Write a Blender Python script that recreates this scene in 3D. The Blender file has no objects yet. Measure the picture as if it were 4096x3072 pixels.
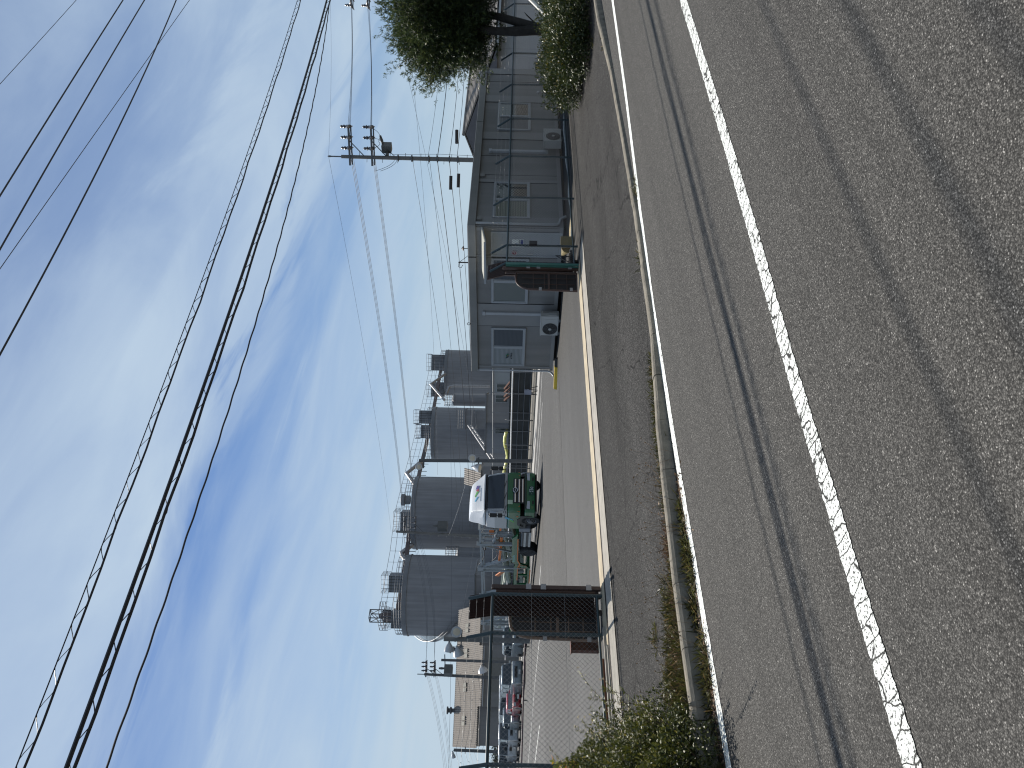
import bpy, bmesh, math, random
import numpy as np
from mathutils import Vector, Matrix
random.seed(7)
rng = np.random.default_rng(11)
S = bpy.context.scene
COL = S.collection
rad = math.radians

# ------------------------------------------------------------------ camera
CAM_H = 1.65
AZ, ROLL, PITCH, FPX = rad(46.2), rad(1.26), math.atan(-6 / 1700.0), 1700.0
F0 = Vector((math.cos(AZ), math.sin(AZ), 0)); R0 = Vector((math.sin(AZ), -math.cos(AZ), 0)); U0 = Vector((0, 0, 1))
FW = F0 * math.cos(PITCH) + U0 * math.sin(PITCH)
UP = U0 * math.cos(PITCH) - F0 * math.sin(PITCH)
XC = R0 * math.cos(ROLL) + UP * math.sin(ROLL)      # right when the phone is held upright
YC = -R0 * math.sin(ROLL) + UP * math.cos(ROLL)     # up when the phone is held upright
cam = bpy.data.cameras.new("camera"); co = bpy.data.objects.new("camera", cam); COL.objects.link(co)
cam.sensor_fit = 'HORIZONTAL'; cam.sensor_width = 36; cam.lens = FPX / 2212 * 36
cam.clip_start = 0.05; cam.clip_end = 6000
m = Matrix.Identity(4)                               # the phone lay on its side: picture left is up
for i in range(3):
    m[i][0] = -YC[i]; m[i][1] = XC[i]; m[i][2] = -FW[i]
m[2][3] = CAM_H
co.matrix_world = m
S.camera = co
CPOS = Vector((0, 0, CAM_H))

def ray(nx, ny):                                     # direction of a photo point (4096 x 3072)
    x, y = nx / 1.8517, ny / 1.8517
    return FW + XC * ((1659 - y - 829.5) / FPX) - YC * ((x - 1106) / FPX)
def at_depth(nx, ny, d): return CPOS + ray(nx, ny) * d
def at_y(nx, ny, Y): r = ray(nx, ny); return CPOS + r * (Y / r.y)
def at_x(nx, ny, X): r = ray(nx, ny); return CPOS + r * (X / r.x)
def at_z(nx, ny, z=0.0): r = ray(nx, ny); return CPOS + r * ((z - CAM_H) / r.z)

# ------------------------------------------------------------------ sun, sky, exposure
SUN_EL, SUN_AZ = rad(54), rad(74)                    # azimuth from +X
sun = bpy.data.lights.new("sun", 'SUN'); sun.energy = 5.0; sun.angle = rad(0.5); sun.color = (1.0, 0.94, 0.85)
so = bpy.data.objects.new("sun", sun); COL.objects.link(so)
sdir = Vector((math.cos(SUN_EL) * math.cos(SUN_AZ), math.cos(SUN_EL) * math.sin(SUN_AZ), math.sin(SUN_EL)))
so.rotation_euler = sdir.to_track_quat('Z', 'Y').to_euler(); so.location = (0, 0, 60)

W = bpy.data.worlds.new("World"); S.world = W; W.use_nodes = True
def build_world():
    nt = W.node_tree; nt.nodes.clear(); N = nt.nodes.new; L = nt.links.new
    out = N('ShaderNodeOutputWorld'); bg = N('ShaderNodeBackground'); bg.inputs['Strength'].default_value = 0.066
    sky = N('ShaderNodeTexSky'); sky.sky_type = 'NISHITA'; sky.sun_disc = False
    sky.sun_elevation = SUN_EL; sky.sun_rotation = math.pi / 2 - SUN_AZ
    sky.air_density = 1.0; sky.dust_density = 0.4; sky.ozone_density = 2.2
    tc = N('ShaderNodeTexCoord'); sep = N('ShaderNodeSeparateXYZ'); L(tc.outputs['Generated'], sep.inputs[0])
    def math_(op, a, b=None, clamp=False):
        n = N('ShaderNodeMath'); n.operation = op; n.use_clamp = clamp
        for i, v in enumerate((a, b)):
            if v is None: continue
            if isinstance(v, (int, float)): n.inputs[i].default_value = v
            else: L(v, n.inputs[i])
        return n.outputs[0]
    zz = math_('MAXIMUM', sep.outputs['Z'], 0.0)
    den = math_('ADD', zz, 0.16)
    px = math_('DIVIDE', sep.outputs['X'], den); py = math_('DIVIDE', sep.outputs['Y'], den)
    comb = N('ShaderNodeCombineXYZ'); L(px, comb.inputs[0]); L(py, comb.inputs[1])
    def cloud(rot, sx, sy, scale, detail, dist, lo, hi, off):
        mp = N('ShaderNodeMapping'); mp.inputs['Rotation'].default_value = (0, 0, rot)
        mp.inputs['Scale'].default_value = (sx, sy, 1); mp.inputs['Location'].default_value = off
        L(comb.outputs[0], mp.inputs[0])
        n = N('ShaderNodeTexNoise'); n.inputs['Scale'].default_value = scale; n.inputs['Detail'].default_value = detail
        n.inputs['Roughness'].default_value = 0.55; n.inputs['Distortion'].default_value = dist
        L(mp.outputs[0], n.inputs['Vector'])
        r = N('ShaderNodeMapRange'); r.interpolation_type = 'SMOOTHSTEP'
        r.inputs['From Min'].default_value = lo; r.inputs['From Max'].default_value = hi
        L(n.outputs['Fac'], r.inputs['Value']); return r.outputs[0]
    c1 = cloud(rad(4), 0.22, 0.85, 1.5, 7, 0.5, 0.36, 0.70, (3.1, 0.4, 0))
    c2 = cloud(rad(12), 0.5, 2.0, 2.2, 9, 0.9, 0.42, 0.78, (1.7, 5.2, 0))
    c3 = cloud(rad(-14), 0.3, 0.5, 1.0, 4, 0.3, 0.30, 0.72, (7.3, 2.2, 0))
    c4 = cloud(rad(20), 0.55, 1.1, 2.6, 9, 0.6, 0.30, 0.72, (4.4, 1.2, 0))
    # high cloud lies in long streets along the road: cover against y/z
    tt = math_('DIVIDE', sep.outputs['Y'], math_('ADD', zz, 0.02))
    tt = math_('ADD', tt, math_('MULTIPLY', math_('SUBTRACT', c3, 0.5), 0.5))
    tt = math_('ADD', tt, math_('MULTIPLY', math_('SUBTRACT', c2, 0.5), 0.35))
    rp = N('ShaderNodeValToRGB'); els = rp.color_ramp.elements; rp.color_ramp.interpolation = 'EASE'
    st = [(0, .56), (.14, .60), (.19, .84), (.255, .86), (.29, .44), (.315, .14), (.37, .20), (.43, .62), (.60, .62), (.72, .42), (.86, .75), (1, .92)]
    while len(els) < len(st): els.new(.5)
    for e, (p, g) in zip(els, st): e.position = p; e.color = (g, g, g, 1)
    L(math_('DIVIDE', tt, 6.0, True), rp.inputs['Fac'])
    s = math_('ADD', math_('MULTIPLY', rp.outputs['Color'], 0.98), math_('MULTIPLY', math_('SUBTRACT', c1, 0.5), 0.32))
    s = math_('ADD', s, math_('MULTIPLY', math_('SUBTRACT', c4, 0.5), 0.34), True)
    hz = math_('POWER', math_('SUBTRACT', 1.0, math_('MULTIPLY', zz, 2.0), True), 2.2)
    mixc = N('ShaderNodeMix'); mixc.data_type = 'RGBA'
    L(s, mixc.inputs['Factor']); 
    tint = N('ShaderNodeMix'); tint.data_type = 'RGBA'; tint.blend_type = 'MULTIPLY'; tint.inputs['Factor'].default_value = 1
    L(sky.outputs[0], tint.inputs['A']); tint.inputs['B'].default_value = (0.66, 0.83, 1.06, 1)
    L(tint.outputs['Result'], mixc.inputs['A']); mixc.inputs['B'].default_value = (6.1, 7.6, 9.3, 1)
    mixh = N('ShaderNodeMix'); mixh.data_type = 'RGBA'
    L(math_('MULTIPLY', hz, 0.85), mixh.inputs['Factor']); L(mixc.outputs['Result'], mixh.inputs['A'])
    mixh.inputs['B'].default_value = (6.1, 7.5, 8.5, 1)
    L(mixh.outputs['Result'], bg.inputs['Color']); L(bg.outputs[0], out.inputs['Surface'])
build_world()
S.view_settings.view_transform = 'Standard'; S.view_settings.look = 'None'
S.view_settings.exposure = 0.35; S.view_settings.gamma = 1.0
S.render.engine = 'CYCLES'
S.cycles.use_denoising = True; S.cycles.filter_width = 1.15
S.cycles.max_bounces = 6; S.cycles.transparent_max_bounces = 6
S.cycles.caustics_reflective = False; S.cycles.caustics_refractive = False

# ------------------------------------------------------------------ materials
MATS = {}
def mat(name, c, rough=0.6, metal=0.0, var=0.12, sc=2.0, bump=0.0, bsc=60.0, streak=0.0, coat=0.0, spec=0.5):
    if name in MATS: return MATS[name]
    M = bpy.data.materials.new(name); M.use_nodes = True; nt = M.node_tree; N = nt.nodes.new; L = nt.links.new
    b = nt.nodes['Principled BSDF']
    b.inputs['Roughness'].default_value = rough; b.inputs['Metallic'].default_value = metal
    b.inputs['Coat Weight'].default_value = coat; b.inputs['Specular IOR Level'].default_value = spec
    tc = N('ShaderNodeTexCoord')
    n = N('ShaderNodeTexNoise'); n.inputs['Scale'].default_value = sc; n.inputs['Detail'].default_value = 6
    n.inputs['Roughness'].default_value = 0.6
    L(tc.outputs['Object'], n.inputs['Vector'])
    rp = N('ShaderNodeValToRGB'); e = rp.color_ramp.elements
    e[0].position = 0.3; e[1].position = 0.7
    e[0].color = tuple(max(0, v * (1 - var)) for v in c) + (1,); e[1].color = tuple(v * (1 + var) for v in c) + (1,)
    L(n.outputs['Fac'], rp.inputs['Fac']); col = rp.outputs['Color']
    if streak:
        mp = N('ShaderNodeMapping'); mp.inputs['Scale'].default_value = (1, 1, 0.05); L(tc.outputs['Object'], mp.inputs[0])
        n2 = N('ShaderNodeTexNoise'); n2.inputs['Scale'].default_value = 3.0; n2.inputs['Detail'].default_value = 5
        L(mp.outputs[0], n2.inputs['Vector'])
        r2 = N('ShaderNodeMapRange'); r2.inputs['From Min'].default_value = 0.35; r2.inputs['From Max'].default_value = 0.7
        r2.inputs['To Min'].default_value = 1 - streak; r2.inputs['To Max'].default_value = 1 + streak * 0.4
        L(n2.outputs['Fac'], r2.inputs['Value'])
        mx = N('ShaderNodeMix'); mx.data_type = 'RGBA'; mx.blend_type = 'MULTIPLY'; mx.inputs['Factor'].default_value = 1
        cb = N('ShaderNodeCombineColor')
        for i in range(3): L(r2.outputs[0], cb.inputs[i])
        L(col, mx.inputs['A']); L(cb.outputs[0], mx.inputs['B']); col = mx.outputs['Result']
    L(col, b.inputs['Base Color'])
    if bump:
        nb = N('ShaderNodeTexNoise'); nb.inputs['Scale'].default_value = bsc; nb.inputs['Detail'].default_value = 4
        L(tc.outputs['Object'], nb.inputs['Vector'])
        bm = N('ShaderNodeBump'); bm.inputs['Strength'].default_value = bump; bm.inputs['Distance'].default_value = 0.02
        L(nb.outputs['Fac'], bm.inputs['Height']); L(bm.outputs[0], b.inputs['Normal'])
    MATS[name] = M; return M

def asphalt(name, stops, scale, patch=0.2, tint=(1.0, 0.985, 0.95), crack=0.0, seam=0.0, bump=0.7, rough=0.88, spec=0.22):
    M = bpy.data.materials.new(name); M.use_nodes = True; nt = M.node_tree; N = nt.nodes.new; L = nt.links.new
    b = nt.nodes['Principled BSDF']; b.inputs['Roughness'].default_value = rough; b.inputs['Specular IOR Level'].default_value = spec
    tc = N('ShaderNodeTexCoord')
    v = N('ShaderNodeTexVoronoi'); v.inputs['Scale'].default_value = scale; v.inputs['Randomness'].default_value = 1
    L(tc.outputs['Object'], v.inputs['Vector'])
    sp = N('ShaderNodeSeparateColor'); L(v.outputs['Color'], sp.inputs[0])
    rp = N('ShaderNodeValToRGB'); els = rp.color_ramp.elements
    while len(els) < len(stops): els.new(0.5)
    for e, (p, g) in zip(els, stops):
        e.position = p; e.color = (g * tint[0], g * tint[1], g * tint[2], 1)
    L(sp.outputs[0], rp.inputs['Fac'])
    gap = N('ShaderNodeMapRange'); gap.inputs['From Min'].default_value = 0.25; gap.inputs['From Max'].default_value = 0.75
    gap.inputs['To Min'].default_value = 1.0; gap.inputs['To Max'].default_value = 0.38
    L(v.outputs['Distance'], gap.inputs['Value'])
    pn = N('ShaderNodeTexNoise'); pn.inputs['Scale'].default_value = 0.55; pn.inputs['Detail'].default_value = 6
    mp = N('ShaderNodeMapping'); mp.inputs['Scale'].default_value = (0.25, 1.3, 1); L(tc.outputs['Object'], mp.inputs[0])
    L(mp.outputs[0], pn.inputs['Vector'])
    pr = N('ShaderNodeMapRange'); pr.inputs['From Min'].default_value = 0.3; pr.inputs['From Max'].default_value = 0.7
    pr.inputs['To Min'].default_value = 1 - patch; pr.inputs['To Max'].default_value = 1 + patch
    L(pn.outputs['Fac'], pr.inputs['Value'])
    def mul(a, bb):
        n = N('ShaderNodeMath'); n.operation = 'MULTIPLY'; L(a, n.inputs[0])
        if isinstance(bb, float): n.inputs[1].default_value = bb
        else: L(bb, n.inputs[1])
        return n.outputs[0]
    f = mul(gap.outputs[0], pr.outputs[0])
    if crack:
        nd = N('ShaderNodeTexNoise'); nd.inputs['Scale'].default_value = 3; nd.inputs['Detail'].default_value = 5
        L(tc.outputs['Object'], nd.inputs['Vector'])
        ad = N('ShaderNodeMix'); ad.data_type = 'VECTOR'; ad.inputs['Factor'].default_value = 0.25
        L(tc.outputs['Object'], ad.inputs['A']); L(nd.outputs['Color'], ad.inputs['B'])
        vc = N('ShaderNodeTexVoronoi'); vc.feature = 'DISTANCE_TO_EDGE'; vc.inputs['Scale'].default_value = 0.75
        L(ad.outputs['Result'], vc.inputs['Vector'])
        cr = N('ShaderNodeMapRange'); cr.inputs['From Min'].default_value = 0.002; cr.inputs['From Max'].default_value = 0.008
        cr.inputs['To Min'].default_value = 1 - crack; cr.inputs['To Max'].default_value = 1.0
        L(vc.outputs['Distance'], cr.inputs['Value']); f = mul(f, cr.outputs[0])
    if seam:                                          # hairline cracks and a few oil drips
        nd = N('ShaderNodeTexNoise'); nd.inputs['Scale'].default_value = 2.2; nd.inputs['Detail'].default_value = 6
        L(tc.outputs['Object'], nd.inputs['Vector'])
        ad = N('ShaderNodeMix'); ad.data_type = 'VECTOR'; ad.inputs['Factor'].default_value = 0.35
        L(tc.outputs['Object'], ad.inputs['A']); L(nd.outputs['Color'], ad.inputs['B'])
        vc = N('ShaderNodeTexVoronoi'); vc.feature = 'DISTANCE_TO_EDGE'; vc.inputs['Scale'].default_value = 0.42
        L(ad.outputs['Result'], vc.inputs['Vector'])
        cr = N('ShaderNodeMapRange'); cr.inputs['From Min'].default_value = 0.0006; cr.inputs['From Max'].default_value = 0.003
        cr.inputs['To Min'].default_value = 1 - seam; cr.inputs['To Max'].default_value = 1.0
        L(vc.outputs['Distance'], cr.inputs['Value'])
        sp_ = N('ShaderNodeTexNoise'); sp_.inputs['Scale'].default_value = 0.5; sp_.inputs['Detail'].default_value = 2; L(tc.outputs['Object'], sp_.inputs['Vector'])
        gt = N('ShaderNodeMapRange'); gt.inputs['From Min'].default_value = 0.45; gt.inputs['From Max'].default_value = 0.6; L(sp_.outputs['Fac'], gt.inputs['Value'])
        mxf = N('ShaderNodeMix'); mxf.data_type = 'FLOAT'; L(gt.outputs[0], mxf.inputs['Factor']); mxf.inputs['A'].default_value = 1.0; L(cr.outputs[0], mxf.inputs['B'])
        f = mul(f, mxf.outputs[0])
        wv = N('ShaderNodeTexNoise'); wv.inputs['Scale'].default_value = 1.0; wv.inputs['Detail'].default_value = 3
        mw = N('ShaderNodeMapping'); mw.inputs['Scale'].default_value = (0.05, 2.4, 1); L(tc.outputs['Object'], mw.inputs[0]); L(mw.outputs[0], wv.inputs['Vector'])
        wr = N('ShaderNodeMapRange'); wr.inputs['From Min'].default_value = 0.35; wr.inputs['From Max'].default_value = 0.65; wr.inputs['To Min'].default_value = 0.88; wr.inputs['To Max'].default_value = 1.08
        L(wv.outputs['Fac'], wr.inputs['Value']); f = mul(f, wr.outputs[0])
    cb = N('ShaderNodeCombineColor')
    for i in range(3): L(f, cb.inputs[i])
    mx = N('ShaderNodeMix'); mx.data_type = 'RGBA'; mx.blend_type = 'MULTIPLY'; mx.inputs['Factor'].default_value = 1
    L(rp.outputs['Color'], mx.inputs['A']); L(cb.outputs[0], mx.inputs['B'])
    L(mx.outputs['Result'], b.inputs['Base Color'])
    if bump:
        bm = N('ShaderNodeBump'); bm.invert = True; bm.inputs['Strength'].default_value = bump; bm.inputs['Distance'].default_value = 0.4 / scale
        L(v.outputs['Distance'], bm.inputs['Height']); L(bm.outputs[0], b.inputs['Normal'])
    MATS[name] = M; return M, nt, mx.outputs['Result'], tc

def paint(name, wear, crackscale, crackw, skew):
    """white road paint worn through to the asphalt"""
    M, nt, acol, tc = asphalt(name, [(0, .02), (.5, .05), (1, .1)], 120, bump=0.5)
    N = nt.nodes.new; L = nt.links.new; b = nt.nodes['Principled BSDF']
    mp = N('ShaderNodeMapping'); mp.inputs['Scale'].default_value = skew; mp.inputs['Rotation'].default_value = (0, 0, rad(25))
    L(tc.outputs['Object'], mp.inputs[0])
    nd = N('ShaderNodeTexNoise'); nd.inputs['Scale'].default_value = 9; nd.inputs['Detail'].default_value = 5
    L(tc.outputs['Object'], nd.inputs['Vector'])
    ad = N('ShaderNodeMix'); ad.data_type = 'VECTOR'; ad.inputs['Factor'].default_value = 0.12
    L(mp.outputs[0], ad.inputs['A']); L(nd.outputs['Color'], ad.inputs['B'])
    v = N('ShaderNodeTexVoronoi'); v.feature = 'DISTANCE_TO_EDGE'; v.inputs['Scale'].default_value = crackscale
    L(ad.outputs['Result'], v.inputs['Vector'])
    c = N('ShaderNodeMapRange'); c.inputs['From Min'].default_value = crackw * 0.4; c.inputs['From Max'].default_value = crackw
    L(v.outputs['Distance'], c.inputs['Value'])
    n = N('ShaderNodeTexNoise'); n.inputs['Scale'].default_value = 70; n.inputs['Detail'].default_value = 6; n.inputs['Roughness'].default_value = 0.7
    L(tc.outputs['Object'], n.inputs['Vector'])
    w = N('ShaderNodeMapRange'); w.inputs['From Min'].default_value = wear - 0.03; w.inputs['From Max'].default_value = wear + 0.03
    L(n.outputs['Fac'], w.inputs['Value'])
    mn = N('ShaderNodeMath'); mn.operation = 'MULTIPLY'; L(c.outputs[0], mn.inputs[0]); L(w.outputs[0], mn.inputs[1])
    mx = N('ShaderNodeMix'); mx.data_type = 'RGBA'; L(mn.outputs[0], mx.inputs['Factor']); L(acol, mx.inputs['A'])
    mx.inputs['B'].default_value = (0.70, 0.72, 0.69, 1); L(mx.outputs['Result'], b.inputs['Base Color'])
    return M

def leafmat(name, dark, light, tip=None, rough=0.38, trans=0.35, sc=9.0):
    M = bpy.data.materials.new(name); M.use_nodes = True; nt = M.node_tree; N = nt.nodes.new; L = nt.links.new
    b = nt.nodes['Principled BSDF']; b.inputs['Roughness'].default_value = rough; b.inputs['Specular IOR Level'].default_value = 0.45
    out = nt.nodes['Material Output']
    at = N('ShaderNodeAttribute'); at.attribute_name = 'tone'
    rp = N('ShaderNodeValToRGB'); e = rp.color_ramp.elements
    e[0].color = dark + (1,); e[1].color = light + (1,); e[0].position = 0.1; e[1].position = 0.8
    if tip:
        t = e.new(0.95); t.color = tip + (1,); 
    L(at.outputs['Fac'], rp.inputs['Fac']); L(rp.outputs['Color'], b.inputs['Base Color'])
    tr = N('ShaderNodeBsdfTranslucent'); L(rp.outputs['Color'], tr.inputs['Color'])
    mx = N('ShaderNodeMixShader'); mx.inputs[0].default_value = trans
    L(b.outputs[0], mx.inputs[1]); L(tr.outputs[0], mx.inputs[2]); L(mx.outputs[0], out.inputs['Surface'])
    MATS[name] = M; return M

def glass(name, c=(0.02, 0.03, 0.035), rough=0.04, spec=0.6):
    return mat(name, c, rough=rough, var=0.05, spec=spec)

# ------------------------------------------------------------------ mesh building
ORIG = {}
class MB:
    def __init__(self): self.v = []; self.f = []
    def add(self, vs, fs):
        o = len(self.v); self.v += [tuple(p) for p in vs]; self.f += [tuple(i + o for i in q) for q in fs]; return self
    def box(self, a, b):
        x0, x1 = sorted((a[0], b[0])); y0, y1 = sorted((a[1], b[1])); z0, z1 = sorted((a[2], b[2]))
        return self.add([(x0, y0, z0), (x1, y0, z0), (x1, y1, z0), (x0, y1, z0), (x0, y0, z1), (x1, y0, z1), (x1, y1, z1), (x0, y1, z1)],
            [(3, 2, 1, 0), (4, 5, 6, 7), (0, 1, 5, 4), (1, 2, 6, 5), (2, 3, 7, 6), (3, 0, 4, 7)])
    def cbox(self, c, s): return self.box([c[i] - s[i] / 2 for i in range(3)], [c[i] + s[i] / 2 for i in range(3)])
    def bar(self, p, q, w, h, up=(0, 0, 1)):          # rectangular bar from p to q
        p = Vector(p); q = Vector(q); d = (q - p).normalized(); up = Vector(up)
        s = d.cross(up)
        if s.length < 1e-4: s = d.cross(Vector((1, 0, 0)))
        s.normalize(); t = s.cross(d)
        s *= w / 2; t *= h / 2
        return self.add([p - s - t, p + s - t, p + s + t, p - s + t, q - s - t, q + s - t, q + s + t, q - s + t],
            [(3, 2, 1, 0), (4, 5, 6, 7), (0, 1, 5, 4), (1, 2, 6, 5), (2, 3, 7, 6), (3, 0, 4, 7)])
    def tube(self, pts, r, n=8, r2=None, cap=True):
        pts = [Vector(p) for p in pts]; k = len(pts); o = len(self.v)
        prev = None
        for i, p in enumerate(pts):
            d = (pts[min(i + 1, k - 1)] - pts[max(i - 1, 0)]).normalized()
            if prev is None:
                a = d.cross(Vector((0, 0, 1)))
                if a.length < 1e-3: a = d.cross(Vector((1, 0, 0)))
            else:
                a = prev - d * prev.dot(d)
            a.normalize(); prev = a; bb = d.cross(a)
            rr = r if r2 is None else r + (r2 - r) * i / max(1, k - 1)
            if isinstance(r, (list, tuple)): rr = r[i]
            for j in range(n):
                t = 2 * math.pi * j / n
                self.v.append(tuple(p + a * (rr * math.cos(t)) + bb * (rr * math.sin(t))))
        for i in range(k - 1):
            for j in range(n):
                j2 = (j + 1) % n
                self.f.append((o + i * n + j, o + i * n + j2, o + (i + 1) * n + j2, o + (i + 1) * n + j))
        if cap:
            self.f.append(tuple(o + j for j in reversed(range(n)))); self.f.append(tuple(o + (k - 1) * n + j for j in range(n)))
        return self
    def lathe(self, prof, c, axis=(0, 0, 1), n=24):   # prof = [(r, h)...]
        ax = Vector(axis).normalized(); c = Vector(c)
        a = ax.cross(Vector((0, 0, 1)))
        if a.length < 1e-3: a = Vector((1, 0, 0))
        a.normalize(); b = ax.cross(a); o = len(self.v); k = len(prof)
        for r, h in prof:
            for j in range(n):
                t = 2 * math.pi * j / n
                self.v.append(tuple(c + ax * h + a * (r * math.cos(t)) + b * (r * math.sin(t))))
        for i in range(k - 1):
            for j in range(n):
                j2 = (j + 1) % n
                self.f.append((o + i * n + j, o + i * n + j2, o + (i + 1) * n + j2, o + (i + 1) * n + j))
        self.f.append(tuple(o + j for j in reversed(range(n)))); self.f.append(tuple(o + (k - 1) * n + j for j in range(n)))
        return self
    def prism(self, poly, vec):                       # polygon (3-D points) extruded along vec
        vec = Vector(vec); n = len(poly); P = [Vector(p) for p in poly]
        fs = [tuple(reversed(range(n))), tuple(range(n, 2 * n))]
        fs += [(i, (i + 1) % n, n + (i + 1) % n, n + i) for i in range(n)]
        return self.add(P + [p + vec for p in P], fs)
    def quad(self, *p): return self.add(p, [tuple(range(len(p)))])
    def loft(self, sections, cap=True):               # list of equal-length closed loops
        o = len(self.v); n = len(sections[0])
        for s in sections: self.v += [tuple(p) for p in s]
        for i in range(len(sections) - 1):
            for j in range(n):
                j2 = (j + 1) % n
                self.f.append((o + i * n + j, o + i * n + j2, o + (i + 1) * n + j2, o + (i + 1) * n + j))
        if cap:
            self.f.append(tuple(o + j for j in reversed(range(n)))); self.f.append(tuple(o + (len(sections) - 1) * n + j for j in range(n)))
        return self
    def build(self, name, m, parent=None, smooth=False, bevel=0.0, fix=True, subd=0):
        me = bpy.data.meshes.new(name)
        off = ORIG.get(parent.name, (0, 0, 0)) if parent else (0, 0, 0)
        vv = [(p[0] - off[0], p[1] - off[1], p[2] - off[2]) for p in self.v] if parent and any(off) else self.v
        me.from_pydata(vv, [], self.f)
        if fix and len(self.f) < 60000:
            bm = bmesh.new(); bm.from_mesh(me); bmesh.ops.recalc_face_normals(bm, faces=bm.faces[:]); bm.to_mesh(me); bm.free()
        if isinstance(m, (list, tuple)):
            for x in m: me.materials.append(x)
        else: me.materials.append(m)
        if smooth:
            for p in me.polygons: p.use_smooth = True
            try: me.set_sharp_from_angle(angle=rad(40))
            except Exception: pass
        me.update()
        o = bpy.data.objects.new(name, me); COL.objects.link(o)
        if parent:
            o.parent = parent; ORIG[o.name] = off
        if subd:
            sm = o.modifiers.new('subdivision', 'SUBSURF'); sm.levels = subd; sm.render_levels = subd
        if bevel:
            bv = o.modifiers.new('bevel', 'BEVEL'); bv.width = bevel; bv.segments = 2; bv.limit_method = 'ANGLE'; bv.angle_limit = rad(35)
        return o

def thing(name, label, cat, loc=(0, 0, 0), group=None):
    o = bpy.data.objects.new(name, None); COL.objects.link(o); o.location = loc; o.empty_display_size = 0.2
    o['label'] = label; o['category'] = cat
    if group: o['group'] = group
    ORIG[o.name] = tuple(loc); return o
def tag(o, label, cat, group=None):
    o['label'] = label; o['category'] = cat
    if group: o['group'] = group
    return o
def struct(o): o['kind'] = 'structure'; return o
def stuff(o): o['kind'] = 'stuff'; return o
def dup(root, loc, rotz=None, label=None, group=None):
    r = root.copy(); COL.objects.link(r); r.location = loc
    if rotz is not None: r.rotation_euler = (0, 0, rotz)
    if label: r['label'] = label
    if group: r['group'] = group
    for ch in list(root.children):
        c = ch.copy(); COL.objects.link(c); c.parent = r
        for g in list(ch.children):
            d = g.copy(); COL.objects.link(d); d.parent = c
    return r
def local(root):                                      # parts of this thing are written in its own coordinates
    ORIG[root.name] = (0, 0, 0); return root

def text_mesh(body, size, name, m, parent, loc, rot):
    cu = bpy.data.curves.new(name, 'FONT'); cu.body = body; cu.size = size; cu.align_x = 'CENTER'; cu.align_y = 'CENTER'; cu.extrude = 0.001
    t = bpy.data.objects.new(name + '_tmp', cu); COL.objects.link(t)
    dg = bpy.context.evaluated_depsgraph_get(); me = bpy.data.meshes.new_from_object(t.evaluated_get(dg))
    bpy.data.objects.remove(t); bpy.data.curves.remove(cu)
    me.name = name; me.materials.clear(); me.materials.append(m)
    o = bpy.data.objects.new(name, me); COL.objects.link(o); o.parent = parent
    off = ORIG.get(parent.name, (0, 0, 0))
    o.location = Vector(loc) - Vector(off); o.rotation_euler = rot; return o

def sag(a, b, s, n=14):
    a = Vector(a); b = Vector(b)
    return [a.lerp(b, t / n) - Vector((0, 0, 4 * s * (t / n) * (1 - t / n))) for t in range(n + 1)]

# ================================================================== materials in use
WHITEP = paint('edge_line_paint', 0.40, 9, 0.02, (1, 1, 1))
CENTREP = paint('centre_line_paint', 0.45, 5.5, 0.055, (2.2, 0.9, 1))
YARDP = mat('yard_line_paint', (.62, .62, .60), .7, var=.25, sc=8)
ROADM = asphalt('road_asphalt', [(0, .030), (.3, .056), (.65, .092), (.88, .132), (.97, .18), (1, .36)], 150, patch=.07, tint=(1, .96, .89), seam=.5)[0]
APRONM = asphalt('pavement_asphalt', [(0, .018), (.5, .044), (.85, .078), (1, .18)], 95, patch=.30, tint=(1, .97, .93), crack=.75, bump=.8, rough=.95, spec=.12)[0]
YARDM = asphalt('yard_asphalt', [(0, .034), (.5, .050), (.85, .072), (1, .13)], 110, patch=.2, tint=(1, .98, .95), crack=.35, bump=.5, rough=.7)[0]
YARD2 = asphalt('yard_asphalt_old', [(0, .024), (.5, .048), (.8, .075), (1, .18)], 60, patch=.24, tint=(1, .98, .95), crack=.3, bump=.7, rough=.75)[0]
GROUNDM = mat('soil', (.13, .12, .10), .95, var=.35, sc=.3, bump=.3)
CONC = mat('concrete', (.27, .25, .215), .85, var=.22, sc=5, bump=.3, bsc=90)
CONCY = mat('stained_concrete', (.37, .31, .215), .85, var=.25, sc=3, bump=.3, bsc=90)
KERBM = mat('kerb_concrete', (.185, .165, .13), .9, var=.3, sc=7, bump=.45, bsc=110)
STEELD = mat('dark_rail_steel', (.05, .04, .035), .55, .6, var=.3, sc=6)
RUST = mat('rust', (.13, .055, .035), .85, 0, var=.4, sc=9, bump=.2)
POSTM = mat('dark_green_post_paint', (.022, .042, .048), .42, var=.25, sc=5)
GREENP = mat('sea_green_post_paint', (.05, .16, .13), .45, var=.15)
GALV = mat('galvanised_wire', (.22, .225, .23), .45, .6, var=.1)
BROWN = mat('brown_gate_paint', (.055, .029, .022), .45, var=.25, sc=6)
BROWNL = mat('light_brown_gate_paint', (.16, .10, .065), .45, var=.2, sc=6)
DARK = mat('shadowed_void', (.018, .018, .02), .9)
WALLM = mat('prefab_wall_panel', (.195, .19, .182), .55, var=.06, sc=1.5, streak=.14)
BATTEN = mat('prefab_column', (.225, .222, .216), .5, var=.05)
FASCIA = mat('prefab_fascia', (.20, .197, .185), .5, var=.06, streak=.06)
ALU = mat('aluminium_frame', (.31, .325, .34), .45, .3, var=.06)
PANE = glass('window_pane')
BLIND = mat('window_blind', (.40, .42, .42), .6, var=.04)
PVC = mat('grey_pvc', (.36, .37, .38), .45, var=.06)
ACM = mat('unit_casing', (.42, .42, .40), .45, var=.05)
BLACK = mat('black_plastic', (.012, .012, .013), .45)
RUBBER = mat('tyre_rubber', (.016, .016, .017), .8)
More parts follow.
